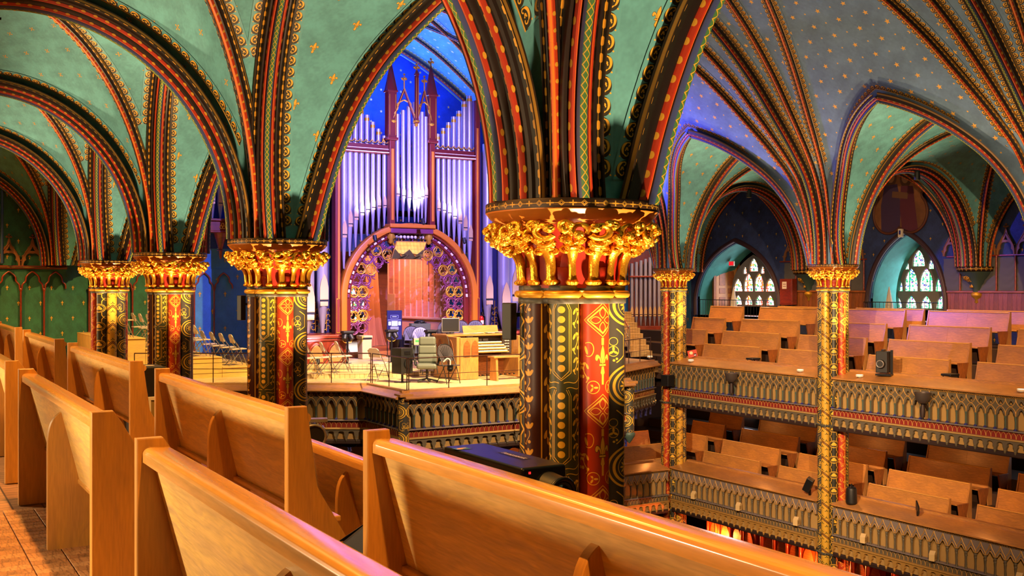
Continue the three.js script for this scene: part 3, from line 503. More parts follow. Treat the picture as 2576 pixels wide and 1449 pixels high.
nearPew(1.70, 0, 8.75, 12.06, 'wooden pew of the second row standing in front of the chevron column');
nearPew(1.70, 0, 13.0, 16.2, 'olive-lit wooden pew of the second row in front of the green panelled wall');
nearPew(1.70, 0, 17.2, 20.4, 'dark wooden pew of the second row at the far left end below the green wall');
nearPew(2.60, -.49, 5.0, 8.2, 'reddish wooden pew one step lower, seen through the gap behind the black loudspeaker');
nearPew(2.60, -.49, .9, 4.1, 'wooden pew one step lower, hidden behind the long foreground pew');
// ---------------------------------------------------------------- gallery parapets
const UNIT = .25;
function traceryUpper(w) {   // pointed lancet under interlacing ogees with trefoil and quatrefoil holes; origin at the bottom middle
  const s = new THREE.Shape(); s.moveTo(-w / 2, .02); s.lineTo(w / 2, .02); s.lineTo(w / 2, .72); s.lineTo(-w / 2, .72); s.closePath();
  const lan = new THREE.Path(), a = w / 2 - .028; lan.moveTo(-a, .021); lan.lineTo(-a, .3); lan.quadraticCurveTo(-a * .98, .36, -a * .62, .375); lan.quadraticCurveTo(-a * .7, .43, 0, .49); lan.quadraticCurveTo(a * .7, .43, a * .62, .375); lan.quadraticCurveTo(a * .98, .36, a, .3); lan.lineTo(a, .021); lan.closePath(); s.holes.push(lan);
  const q = new THREE.Path(); for (let k = 0; k < 3; k++) { const an = k * 2.094 + PI / 2; const c = [.026 * Math.cos(an), .62 + .026 * Math.sin(an)]; for (let i = 0; i <= 6; i++) { const b = an - 1.5 + i * .5; const p = [c[0] + .03 * Math.cos(b), c[1] + .03 * Math.sin(b)]; (k || i) ? q.lineTo(...p) : q.moveTo(...p); } } q.closePath(); s.holes.push(q);
  return poly(s, .05);
}
function ogeeLines(w) {   // raised gilt mouldings of one unit
  const L = [], h = w / 2; for (const m of [-1, 1]) {
    L.push(tube([V(m * h, .33, 0), V(m * h * .93, .42, 0), V(m * h * .55, .5, 0), V(0, .55, 0)], .011, 10, 5));
    L.push(tube([V(0, .53, 0), V(m * h * .5, .58, 0), V(m * h * .9, .66, 0), V(m * h, .73, 0)], .011, 10, 5));
  }
  return mg(L);
}
function colonnette(h, turned) { return turned ? lathe([[.03, 0], [.034, .03], [.022, .05], [.026, .1], [.02, .2], [.026, .3], [.036, .315], [.03, .33], [.024, .345], [.036, .39], [.042, h - .02], [.03, h]], 9) : mg(cyl(.017, .017, h - .04, 0, .04, 0, 8), lathe([[.022, h - .03], [.03, h], [.02, h + .01]], 8)); }
M.traceryDark = std({ color: '#5b5342', roughness: .6 }); M.traceryGold = std({ color: '#b98f4a', roughness: .45, metalness: .3 }); M.colGreen = std({ color: '#40544c', roughness: .5 }); M.baseBlue = std({ color: '#2c2f78', roughness: .5 }); M.tan = std({ color: '#a3834c', roughness: .85 }); M.bandRed = std({ color: '#7a2018', roughness: .6 }); M.stoneLilac = std({ color: '#776d6b', roughness: .6 });
const trU = traceryUpper(UNIT), ogU = ogeeLines(UNIT), colU = colonnette(.31, false), colL = colonnette(.42, true), baseB = mg(rbx(.062, .03, .062, 0, .015, 0, .006), rbx(.046, .02, .046, 0, .038, 0, .006));
const frieze = (() => { const a = []; for (let k = 0; k < 4; k++) a.push(new THREE.TorusGeometry(.02, .007, 4, 10).translate(-UNIT / 2 + (k + .5) * UNIT / 4, .755, .0)); return mg(a); })();
const miniArch = (() => { const a = []; for (let k = 0; k < 2; k++) { const c = -UNIT / 4 + k * UNIT / 2, h = UNIT / 4 - .004; a.push(tube([V(c - h, 0, 0), V(c - h * .95, .06, 0), V(c - h * .5, .11, 0), V(c, .14, 0)], .007, 8, 4), tube([V(c + h, 0, 0), V(c + h * .95, .06, 0), V(c + h * .5, .11, 0), V(c, .14, 0)], .007, 8, 4)); } return mg(a); })();
const corbelArch = (() => { const s = new THREE.Shape(), w = UNIT / 2; s.moveTo(-w, 0); s.lineTo(-w, .24); s.lineTo(w, .24); s.lineTo(w, 0); s.lineTo(w - .025, 0); s.bezierCurveTo(w - .02, .05, w * .7, .07, w * .55, .1); s.bezierCurveTo(w * .75, .17, w * .3, .2, 0, .19); s.bezierCurveTo(-w * .3, .2, -w * .75, .17, -w * .55, .1); s.bezierCurveTo(-w * .7, .07, -w + .02, .05, -w + .025, 0); s.closePath(); return mg(poly(s, .07), lathe([[.0, -.07], [.02, -.06], [.026, -.03], [.034, 0], [.034, .02], [0, .02]], 7).translate(w, 0, .03)); })();
const spandrel = (() => { const s = new THREE.Shape(), w = UNIT / 2; s.moveTo(-w, .43); s.quadraticCurveTo(-w * .5, .46, 0, .6); s.quadraticCurveTo(w * .5, .46, w, .43); s.lineTo(w, .72); s.lineTo(-w, .72); s.closePath(); const h = new THREE.Path(); h.absarc(0, .66, .03, 0, 6.28, true); const t = s.clone(); return poly(t, .05); })();
const gablets = (() => { const w = UNIT / 2, a = []; for (const m of [-1, 1]) a.push(tube([V(m * w, .43, 0), V(m * w * .9, .5, 0), V(m * w * .4, .6, 0), V(0, .72, 0)], .012, 10, 5), tube([V(m * w, .43, 0), V(m * w * .6, .45, 0), V(m * w * .35, .5, 0), V(0, .56, 0)], .01, 8, 5)); return mg(a); })();
// one straight run; a -> b on the nave-side face, y = top of the rail; facing is found from the left hand of a->b
function parapet(name, label, ax, at, bxx, bt, h, style, rail = true) {
  const dx = bxx - ax, dz = -(bt - at), len = Math.hypot(dx, dz), o = thing(name, label, 'parapet', P(ax, at, h), -Math.atan2(dz, dx), 'carved gallery parapets'), n = Math.max(1, Math.round(len / UNIT)), k = len / n / UNIT;
  // local x along the run, local +z towards the nave
  mesh('back_board', bx(len, .86, .03, len / 2, -.53, -.12), M.tan, o);
  mesh('sill', rbx(len, .03, .16, len / 2, -.845, .0, .008), M.stoneLilac, o);
  mesh('lower_band', bx(len, .17, .05, len / 2, -.945, -.02), style === 'upper' ? M.bandRed : M.traceryDark, o);
  mesh('lower_sill', grain(rbx(len, .04, .17, len / 2, -1.05, .0, .01), 'x'), style === 'upper' ? M.tan : M.traceryGold, o);
  mesh('corbel_ground', bx(len, .26, .04, len / 2, -1.2, -.05), M.tan, o);
  mesh('beam', rbx(len, .12, .3, len / 2, -1.38, -.1, .03), M.darkPaint, o);
  const rest = [];
  for (let i = 0; i < n; i++) {
    const x = (i + .5) * len / n, big = i < 300;
    const p = (nm, g, m, xx, y, z) => { const q = mesh(nm, g, m, o); q.position.set(xx, y, z); q.scale.x = k; };
    if (style === 'upper') { p('tracery_panel', trU, M.traceryDark, x, -.83, 0); p('gilt_moulding', ogU, M.traceryGold, x, -.83, .03); p('colonnette', colU, M.colGreen, x - len / n / 2, -.83, .035); p('colonnette_base', baseB, M.baseBlue, x - len / n / 2, -.83, .04); }
    else { p('tracery_panel', spandrel, M.stoneLilac, x, -.83, 0); p('gilt_moulding', gablets, M.traceryGold, x, -.83, .03); p('colonnette', colL, M.traceryDark, x - len / n / 2, -.83, .03); }
    rest.push(tr(frieze, x, -.83, .01), tr(miniArch, x, -1.02, .012));
    p('corbel_arch', corbelArch, style === 'upper' ? M.traceryDark : M.traceryGold, x, -1.31, .02);
  }
  const r = mesh('frieze_and_band_relief', rest, M.traceryGold, o); r.userData.kind = 'stuff';
  if (rail) {
    const s = new THREE.Shape([[.1, -.035], [.1, 0], [.06, .012], [-.62, .14], [-.63, .19], [-.74, .2], [-.74, .1], [-.1, -.05], [.06, -.05]].map(p => new THREE.Vector2(p[0], p[1])));
    const g = poly(s, len); g.rotateY(-PI / 2); g.translate(len / 2, 0, 0); mesh('rail', grain(toCreasedNormals(g, .5), 'x'), M.oak, o);
  }
  return o;
}
const XR = 22.14;
const far = { upper: -2.43, lower: -5.85 };
parapet('gallery_parapet', 'upper parapet of the opposite gallery between the two painted columns', XR, tFar.h - .3, XR, tFar.g + .3, far.upper, 'upper');
parapet('gallery_parapet', 'upper parapet of the opposite gallery running out of the right edge', XR, tFar.g - .3, XR, tFar.f + .3, far.upper, 'upper');
parapet('gallery_parapet', 'lower parapet of the opposite gallery between the two painted columns, with turned balusters', XR, tFar.h - .3, XR, tFar.g + .3, far.lower, 'lower');
parapet('gallery_parapet', 'lower parapet of the opposite gallery at the lower right corner, with turned balusters', XR, tFar.g - .3, XR, tFar.f + .3, far.lower, 'lower');
parapet('gallery_parapet', 'lower parapet crossing under the organ gallery, joining the corner column', 15.5, tFar.h - .45, XR - .3, tFar.h - .45, far.lower, 'lower');
// ---------------------------------------------------------------- the opposite galleries
const rowsU = [1.861, 1.451, 1.059, .661, .64].map(h => EYE - h - .98), rowsL = [5.464, 5.148, 4.83, 4.526, 4.22].map(h => EYE - h - .98), rowX = k => 23.77 + .854 * k;
{
  const f = settingGroup('floor'), g = settingGroup('floor');
  const m = std({ color: '#3c281c', roughness: .8 });
  for (const [grp, rows] of [[f, rowsU], [g, rowsL]]) {
    mesh('tier', bx(1.1, .2, 27, 22.88, rows[0] - .1, -19.6), m, grp);
    rows.forEach((y, k) => mesh('tier', bx(k === 4 ? 1.4 : .856, .25 + (y - rows[0]), 27, rowX(k) - .43 + (k === 4 ? .27 : 0), (y + rows[0] - .25) / 2, -19.6), m, grp));
    mesh('soffit', bx(6.3, .12, 27, 25.55, rows[0] - .4, -19.6), M.darkPaint, grp);
  }
}
const spans = [[14.0, 16.6], [17.4, 20.0], [20.8, 23.4], [24.24, 26.86], [27.7, 29.4]];
const spanName = ['beyond the aisle at the right edge', 'right of the orange column', 'behind the orange column', 'between the two columns', 'at the left end by the red column'];
const rowName = ['front', 'second', 'third', 'fourth', 'back'];
const farPewSrc = {};
function farPew(X, y, t0, t1, label, group) {
  const len = +(t1 - t0).toFixed(2);
  if (!farPewSrc[len]) { const o = thing('oak_pew', label, 'pew', [X, y, -t0 - len], PI, group); pewParts(o, len, true); farPewSrc[len] = o; }
  else dup(farPewSrc[len], [X, y, -t0 - len], PI, label, group);
}
rowsU.forEach((y, k) => spans.forEach(([a, b], j) => { if (j === 4 && (k === 0 || k === 4)) return; farPew(rowX(k), y, a, b, `upper gallery oak pew, ${rowName[k]} row, ${spanName[j]}`, 'pews of the upper opposite gallery'); }));
rowsL.slice(0, 4).forEach((y, k) => spans.forEach(([a, b], j) => { if (j === 4 && k === 0) return; farPew(rowX(k), y, a, b, `lower gallery dark oak pew, ${rowName[k]} row, ${spanName[j]}`, 'pews of the lower opposite gallery'); }));
// front of the first row: slanted end boards by the camera stand
for (const [t, n] of [[19.75, 'left'], [18.6, 'right']]) { const g = poly([[0, 0], [.9, 0], [.9, .62], [.42, .62]], .04); g.rotateY(-PI / 2 + .1); one('slanted_board', `slanted plywood board in the front row, ${n} of the camera stand`, 'board', grain(g, 'z').translate(23.02, rowsU[0], -t - .2), M.oak); }
// wall of the opposite aisle, with deep pointed window recesses
const XW = 28.78;
function openArch(a, b, sill, spring, apex) { const m = (a + b) / 2, p = new THREE.Path(); p.moveTo(a, sill); p.lineTo(a, spring); p.quadraticCurveTo(a + (m - a) * .12, spring + (apex - spring) * .72, m, apex); p.quadraticCurveTo(b - (b - m) * .12, spring + (apex - spring) * .72, b, spring); p.lineTo(b, sill); p.closePath(); return p; }
const recess = [[21.35, 24.2, -1.1, -.35, 1.74], [28.5, 33.0, -1.1, -.35, 1.76], [14.6, 17.5, -1.1, -.35, 1.74]];
{
  const w = settingGroup('wall_right');
  const s = new THREE.Shape([[5, -3.2], [35, -3.2], [35, 5.2], [5, 5.2]].map(p => new THREE.Vector2(...p))); for (const r of recess) s.holes.push(openArch(...r));
  const g = new THREE.ExtrudeGeometry(s, { depth: .12, bevelEnabled: false, curveSegments: 16 }); g.rotateY(PI / 2); g.translate(XW, EYE, 0);
  mesh('painted_wall', g, M.wallBlue, w);
  mesh('lower_wall', bx(.3, 9.5, 30, XW + .1, -3.2 + EYE - 4.75, -20), M.plaster, w);
  for (const [a, b, sill, spring, apex] of recess) {   // reveals
    const pts = openArch(a, b, sill, spring, apex).getPoints(16).slice(0, -1);
    mesh('reveal', grid(pts.length - 1, 1, (u, v) => { const q = pts[Math.round(u * (pts.length - 1))]; return [XW + .02 + v * 1.55, EYE + q.y, -q.x, u * 5, v * 1.5]; }), M.teal, w);
    mesh('recess_floor', bx(1.6, .1, b - a, XW + .8, EYE + sill - .05, -(a + b) / 2), M.oakDark, w);
    const L = openArch(a - .1, b + .1, sill, spring, apex + .12).getPoints(20).slice(0, -1).map(q => V(XW - .03, EYE + q.y, -q.x));
    mesh('arch_moulding', mg(tube(L, .09, 60, 8), tube(L.map(p => p.clone().add(V(-.06, -.03, 0))), .045, 60, 6)), std({ color: '#3c2630', roughness: .5 }), w);
  }
  // wainscot boards and painted hangings
  const inRec = t => recess.some(r => t > r[0] - .12 && t < r[1] + .12);
  const bg = grain(bx(.03, .72, .145, 0, 0, 0), 'y'); let nb = 0;
  for (let t = 15; t < 33; t += .15) if (!inRec(t)) { const b = mesh('wainscot_board', bg, nb++ % 3 ? M.oakDark : M.wainscot, w); b.position.set(XW - .02, EYE - .5, -t); }
  for (const [a, b] of [[14, 14.5], [17.6, 21.2], [24.35, 28.35]]) { mesh('wainscot_rail', grain(rbx(.08, .07, b - a, XW - .04, EYE - .12, -(a + b) / 2, .02), 'z'), M.oakDark, w); mesh('cornice_rail', rbx(.08, .05, b - a, XW - .03, EYE + .98, -(a + b) / 2, .015), M.mahogany, w); }
  const sw = .62;
  const dg = grid(14, 12, (u, v) => { const x = (u - .5) * sw * .96, sag = .12 * Math.sin(v * PI) * (1 - 4 * (u - .5) * (u - .5)), f = .018 * Math.sin(v * 26 + 5 * (u - .5) * (u - .5) * 4) * (1 - v * .2); return [-.03 + f, .5 - v * 1.0 - sag * .3, x, u, v]; });
  const gab = gableGeo(sw);
  for (let t = 14.2; t < 33; t += sw) if (!inRec(t) && !inRec(t + .2) && !inRec(t - .2)) { const d = mesh('painted_hanging', dg, M.drape, w); d.position.set(XW, EYE + .42, -t); const q = mesh('tracery_gable', gab, M.gableTan, w); q.position.set(XW - .05, EYE + 1.0, -t); q.rotation.y = -PI / 2; const c = mesh('colonnette', cyl(.03, .03, 1.05, 0, 0, 0, 8), M.mahogany, w); c.position.set(XW - .06, EYE - .08, -t + sw / 2); }
  mesh('lower_wall_left', bx(.2, 3, 20, XW + .4, EYE - 3, -20), M.plaster, w);
}
function gableGeo(w) {
  const a = w / 2 - .02, s = new THREE.Shape(); s.moveTo(-a, 0); s.quadraticCurveTo(-a, .3, -.06, .62); s.lineTo(-.02, .78); s.lineTo(.02, .78); s.lineTo(.06, .62); s.quadraticCurveTo(a, .3, a, 0); s.lineTo(a - .05, 0); s.bezierCurveTo(a - .04, .1, a * .7, .16, a * .58, .17); s.bezierCurveTo(a * .75, .3, .12, .4, 0, .36); s.bezierCurveTo(-.12, .4, -a * .75, .3, -a * .58, .17); s.bezierCurveTo(-a * .7, .16, -a + .04, .1, -a + .05, 0); s.closePath();
  const h = new THREE.Path(); h.moveTo(0, .58); h.quadraticCurveTo(-.03, .46, -.075, .44); h.lineTo(.075, .44); h.quadraticCurveTo(.03, .46, 0, .58); s.holes.push(h);
  const p = [poly(s, .05)]; for (const m of [-1, 1]) for (let k = 0; k < 4; k++) { const q = k / 4, x = m * (a * (1 - q) ** 1.3 + .05), y = .12 + q * .5; p.push(new THREE.OctahedronGeometry(.045, 0).scale(1, .8, .7).translate(x, y + .04, 0)); }
  for (const [x, y] of [[0, .9], [0, .82], [-.055, .84], [.055, .84]]) p.push(new THREE.OctahedronGeometry(.042, 0).translate(x, y, 0)); p.push(tube([V(-a, 0, .03), V(-a * .9, .25, .03), V(0, .66, .03)], .012, 12, 4), tube([V(a, 0, .03), V(a * .9, .25, .03), V(0, .66, .03)], .012, 12, 4));
  return mg(p);
}
// ---------------------------------------------------------------- windows of the opposite wall
function glassTex(seedv, cols) {
  seed = seedv; return canvasTex(256, 512, (x, w, h) => {
    x.fillStyle = '#f4f2ea'; x.fillRect(0, 0, w, h);
    for (let k = 0; k < 150; k++) { x.fillStyle = rnd() < .55 ? 'rgba(255,252,240,.8)' : cols[Math.floor(rnd() * cols.length)]; const a = rnd() * w, b = rnd() * h, r = rr(8, 26); x.beginPath(); for (let i = 0; i < 5; i++) x.lineTo(a + r * Math.cos(i * 1.257 + k), b + r * Math.sin(i * 1.257 + k)); x.fill(); }
    x.lineWidth = 22; x.strokeStyle = cols[0]; x.strokeRect(0, 0, w, h); x.lineWidth = 5; x.strokeStyle = '#20231e'; for (let j = 0; j < 8; j++) { x.beginPath(); x.moveTo(0, j * 64 + rr(-4, 4)); x.lineTo(w, j * 64 + rr(-4, 4)); x.stroke(); } for (const q of [.33, .66]) { x.beginPath(); x.moveTo(q * w, 0); for (let j = 0; j < 9; j++) x.lineTo(q * w + rr(-14, 14), j * 64); x.stroke(); }
  });
}
const glass = (tex, k) => new THREE.MeshStandardMaterial({ map: tex, emissive: '#ffffff', emissiveMap: tex, emissiveIntensity: k, roughness: .3, side: THREE.DoubleSide });
M.glassGreen = glass(glassTex(11, ['#1f9a62', '#2a5fb0', '#7a3fa8', '#3ab88a']), 1.5); M.glassMixed = glass(glassTex(23, ['#c33a24', '#2458b8', '#e0a020', '#2a9a50', '#e86a28']), 1.5);
M.stone = std({ color: '#6a6258', roughness: .8 });
function lancet(w, h) { const s = new THREE.Shape(), a = w / 2; s.moveTo(-a, 0); s.lineTo(-a, Math.max(.02, h - w * 1.1)); s.quadraticCurveTo(-a, h - w * .35, 0, h); s.quadraticCurveTo(a, h - w * .35, a, Math.max(.02, h - w * 1.1)); s.lineTo(a, 0); s.closePath(); return s; }
function traceryWindow(name, X, t, wdt, sill, apex, mat, ry = -PI / 2) {
  const o = settingGroup(name); o.position.copy(P(X, t, sill)); o.rotation.y = ry;
  const H = apex - sill, hw = wdt / 2, fr = new THREE.Shape(), panes = []; fr.moveTo(-hw, 0); fr.lineTo(-hw, H * .3); fr.quadraticCurveTo(-hw, H * .75, 0, H); fr.quadraticCurveTo(hw, H * .75, hw, H * .3); fr.lineTo(hw, 0); fr.closePath();
  const add = (cx, y0, w, h) => { const l = lancet(w, h).getPoints(6); fr.holes.push(new THREE.Path(l.map(p => new THREE.Vector2(p.x + cx, p.y + y0)))); panes.push([cx, y0, w, h]); };
  const lw = wdt / 4.6, g = wdt / 4.15;
  for (let k = 0; k < 4; k++) { const cx = (k - 1.5) * g, edge = k === 0 || k === 3; add(cx, .06, lw * .86, H * .2); add(cx, H * .29, lw, edge ? H * .26 : H * .36); }
  add(0, H * .675, lw * .95, H * .26); for (const m of [-1, 1]) add(m * g * .82, H * .63, lw * .42, H * .15);
  mesh('stone_tracery', poly(fr, .16), M.stone, o);
  for (const [cx, y0, w, h] of panes) { const s = new THREE.ShapeGeometry(lancet(w + .02, h + .02), 6), p = s.attributes.position, uv = s.attributes.uv; for (let i = 0; i < p.count; i++) uv.setXY(i, p.getX(i) / w + .5 + cx, p.getY(i) / (h * 1.02) * Math.min(1, h / .9)); const q = mesh('pane', s, mat, o); q.position.set(cx, y0 - .01, 0); }
  return o;
}
traceryWindow('window_1', XW + 1.45, 23.35, 2.5, -.75, 1.45, M.glassGreen);
traceryWindow('window_2', XW + 1.45, 31.2, 2.5, -.75, 1.35, M.glassMixed);
traceryWindow('window_3', XW + 1.45, 16.4, 2.5, -.75, 1.45, M.glassGreen);
areaLight(P(XW + 1.25, 23.35, .1), P(XW - 3, 23.35, -.3), 2.0, 1.6, 0xe4f0ff, 4); areaLight(P(XW + 1.25, 31.2, .1), P(XW - 3, 31.2, -.3), 2.0, 1.6, 0xf4f0ff, 4);
// blank bright windows of the lower gallery and their light
M.dayGlass = new THREE.MeshStandardMaterial({ color: '#ffffff', emissive: '#f2f4ff', emissiveIntensity: 1.6 });
for (const t of [23.5, 30.4, 16.8]) { const o = settingGroup('window_4'); mesh('pane', bx(.04, 1.7, 1.5, XW - .1, EYE - 4.1, -t), M.dayGlass, o); mesh('window_frame', [bx(.06, 1.8, .07, XW - .12, EYE - 4.1, -t - .78), bx(.06, 1.8, .07, XW - .12, EYE - 4.1, -t + .78), bx(.06, .07, 1.6, XW - .12, EYE - 3.22, -t), bx(.06, 1.8, .04, XW - .14, EYE - 4.1, -t)], M.stone, o); }
// medallion painting over the window
{
  const s = new THREE.Shape(); for (let k = 0; k < 4; k++) { const a = k * PI / 2 + PI / 4, c = [.62 * Math.cos(a), .75 * Math.sin(a)]; for (let i = 0; i <= 10; i++) { const b = a - 1.6 + i * .32, p = [c[0] + .62 * Math.cos(b), c[1] + .66 * Math.sin(b)]; (k || i) ? s.lineTo(...p) : s.moveTo(...p); } } s.closePath();
  const g = new THREE.ExtrudeGeometry(s, { depth: .03, bevelEnabled: false }), p = g.attributes.position, uv = g.attributes.uv; for (let i = 0; i < p.count; i++) uv.setXY(i, p.getX(i) / 2.7 + .5, p.getY(i) / 2.9 + .5);
  const t = canvasTex(256, 256, (x, w, h) => { mottle(x, w, h, [128, 84, 50], .3); x.fillStyle = '#5a3a2a'; ell(x, 92, 70, 24, 28); ell(x, 150, 76, 22, 26); x.fillStyle = '#3e2a50'; path(x, [[70, 92], [118, 90], [132, 150], [128, 232], [58, 236], [56, 150]], true); x.fill(); x.fillStyle = '#562036'; path(x, [[132, 96], [176, 100], [196, 232], [138, 236], [128, 160]], true); x.fill(); x.fillStyle = '#6a4a36'; path(x, [[100, 110], [160, 118], [156, 136], [98, 128]], true); x.fill(); x.fillStyle = '#9a7050'; ell(x, 94, 68, 14, 17); ell(x, 148, 74, 13, 16); });
  const o = thing('medallion_painting', 'dark quatrefoil medallion painting of two robed figures above the green stained-glass window', 'painting', P(XW - .04, 22.95, 3.0), -PI / 2);
  mesh('canvas', g, std({ map: t, roughness: .7 }), o); const L = s.getPoints(4).map(q => V(q.x, q.y, .03)); mesh('frame', tube(L, .045, 140, 6, true), std({ color: '#5a3020', roughness: .5 }), o);
}
// wall brackets that carry the aisle ribs
for (const [t, lab] of [[tFar.g, 'carved wall bracket carrying the aisle ribs, right of the medallion painting'], [tFar.h, 'carved wall bracket carrying the aisle ribs between the two windows'], [tFar.f, 'carved wall bracket carrying the aisle ribs beyond the right edge']]) {
  const o = thing('wall_bracket', lab, 'bracket', P(XW, t, 0), 0, 'carved wall brackets'); const half = (pts, n) => { const g = new THREE.LatheGeometry(pts.map(p => new THREE.Vector2(...p)), n, PI, PI); return g; };
  mesh('shelf', half([[0, .5], [.56, .5], [.58, .56], [.6, .6], [.6, .65], [0, .65]], 24), M.abacusBand, o); mesh('bell', half([[.1, -.15], [.14, 0], [.3, .25], [.5, .48], [.5, .5]], 20), M.colGreen, o);
  for (let k = 0; k < 5; k++) { const l = mesh('leaf', leafB, M.goldFlat, o), a = PI + (k + .5) * PI / 5 - PI / 2; l.scale.setScalar(.8); l.position.set(.18 * Math.sin(a), .02, .18 * Math.cos(a)); l.rotation.y = a; }
  mesh('pendant', half([[0, -.5], [.08, -.44], [.05, -.36], [.16, -.26], [.18, -.18], [.1, -.12]], 12), M.goldFlat, o);
}
// door inside the left recess, notice cabinet, extinguisher, exit sign, box on the arch
{
  const o = settingGroup('door_1'); o.position.copy(P(XW + 1.2, 32.6, -1.1)); o.rotation.y = -.25;
  mesh('door_leaf', grain(rbx(.95, 1.95, .06, 0, .98, 0, .01), 'y'), M.oak, o); for (const [x, y, w, h] of [[-.2, 1.5, .28, .6], [.2, 1.5, .28, .6], [-.2, .98, .28, .22], [.2, .98, .28, .22], [-.2, .45, .28, .55], [.2, .45, .28, .55]]) mesh('door_panel', rbx(w, h, .03, x, y, .03, .012), M.oakDark, o);
  mesh('door_frame', [bx(.1, 2.1, .14, -.55, 1.05, 0), bx(.1, 2.1, .14, .55, 1.05, 0), bx(1.2, .12, .14, 0, 2.08, 0)], M.oakDark, o);
}
{ const o = thing('notice_cabinet', 'dark wooden wall cabinet with a small white notice, right of the colourful window', 'cabinet', P(XW - .22, 27.75, -.62), -PI / 2); mesh('body', rbx(.62, .95, .25, 0, .48, 0, .01), M.mahogany, o); mesh('door', rbx(.52, .82, .03, 0, .47, .13, .008), M.mahogany, o); mesh('notice', new THREE.PlaneGeometry(.22, .26).translate(-.05, .72, .152), std({ map: canvasTex(64, 64, (x, w, h) => { x.fillStyle = '#e8dcd8'; x.fillRect(0, 0, w, h); x.fillStyle = '#8a5a60'; for (const y of [18, 38]) for (let k = 0; k < 4; k++) x.fillRect(12 + k * 11, y, 8, 9); }), roughness: .8 }), o); }
function extinguisher(pos, label, ry = 0) { const o = thing('fire_extinguisher', label, 'extinguisher', pos, ry, 'fire extinguishers'); mesh('cylinder', lathe([[0, 0], [.075, 0], [.08, .02], [.08, .36], [.05, .42], [.02, .44], [0, .44]], 16), std({ color: '#b01810', roughness: .3 }), o); mesh('valve', [cyl(.02, .02, .06, 0, .43, 0, 8), bx(.03, .02, .12, 0, .5, .03), bx(.02, .05, .1, 0, .53, .03, 0, -.3)], M.black, o); mesh('hose', tube([V(.02, .47, 0), V(.11, .42, .02), V(.11, .2, .02), V(.09, .12, .02)], .012, 14, 6), M.black, o); mesh('label', new THREE.CylinderGeometry(.081, .081, .12, 12, 1, true, -.8, 1.6).translate(0, .24, 0), M.white, o); }
extinguisher(P(XW - .2, 26.2, -.72), 'red fire extinguisher on the wainscot right of the notice cabinet', -PI / 2);
{ const o = thing('exit_sign', 'small red lit sign above the oak door in the left window recess', 'sign', P(XW + .9, 31.95, 1.0), -PI / 2); mesh('housing', rbx(.3, .2, .06, 0, 0, 0, .01), M.white, o); mesh('lit_face', rbx(.26, .15, .02, 0, 0, .03, .005), new THREE.MeshStandardMaterial({ color: '#d02030', emissive: '#ff2030', emissiveIntensity: .6 }), o); }
{ const o = thing('small_wall_box', 'small white box with a blue mark at the point of the window arch', 'box', P(XW - .15, 22.85, 1.8), -PI / 2); mesh('body', rbx(.16, .28, .1, 0, 0, 0, .02), M.white, o); mesh('mark', rbx(.07, .14, .02, 0, .02, .05, .03), std({ color: '#2a2a90' }), o); }
// iron guard rail along the back row
for (const [a, b] of [[21.3, 24.2], [28.6, 32.6]]) { const o = thing('iron_railing', `low iron railing in front of the ${a < 25 ? 'green' : 'colourful'} stained-glass window`, 'railing', P(XW - .35, a, -1.55), 0); mesh('top_bar', bar(V(0, 1.08, 0), V(0, 1.08, a - b), .014), M.blackMetal, o); for (let t = 0; t < b - a; t += .16) mesh('baluster', bar(V(0, 0, -t), V(0, 1.08, -t), .008), M.blackMetal, o); }
// white tied-back cloths beside the windows
for (const [t, l] of [[24.55, 'left of the green window'], [32.1, 'beside the colourful window']]) { const g = lathe([[.1, 0], [.16, .1], [.12, .5], [.05, .95], [.01, 1.15]], 18), p = g.attributes.position; for (let i = 0; i < p.count; i++) { const a = Math.atan2(p.getZ(i), p.getX(i)), k = 1 + .22 * Math.sin(a * 7); p.setX(i, p.getX(i) * k); p.setZ(i, p.getZ(i) * k); } g.computeVertexNormals(); one('gathered_cloth', 'white gathered cloth hanging ' + l, 'cloth', g.translate(XW + .45, EYE - 1.1, -t + .75), M.white); }
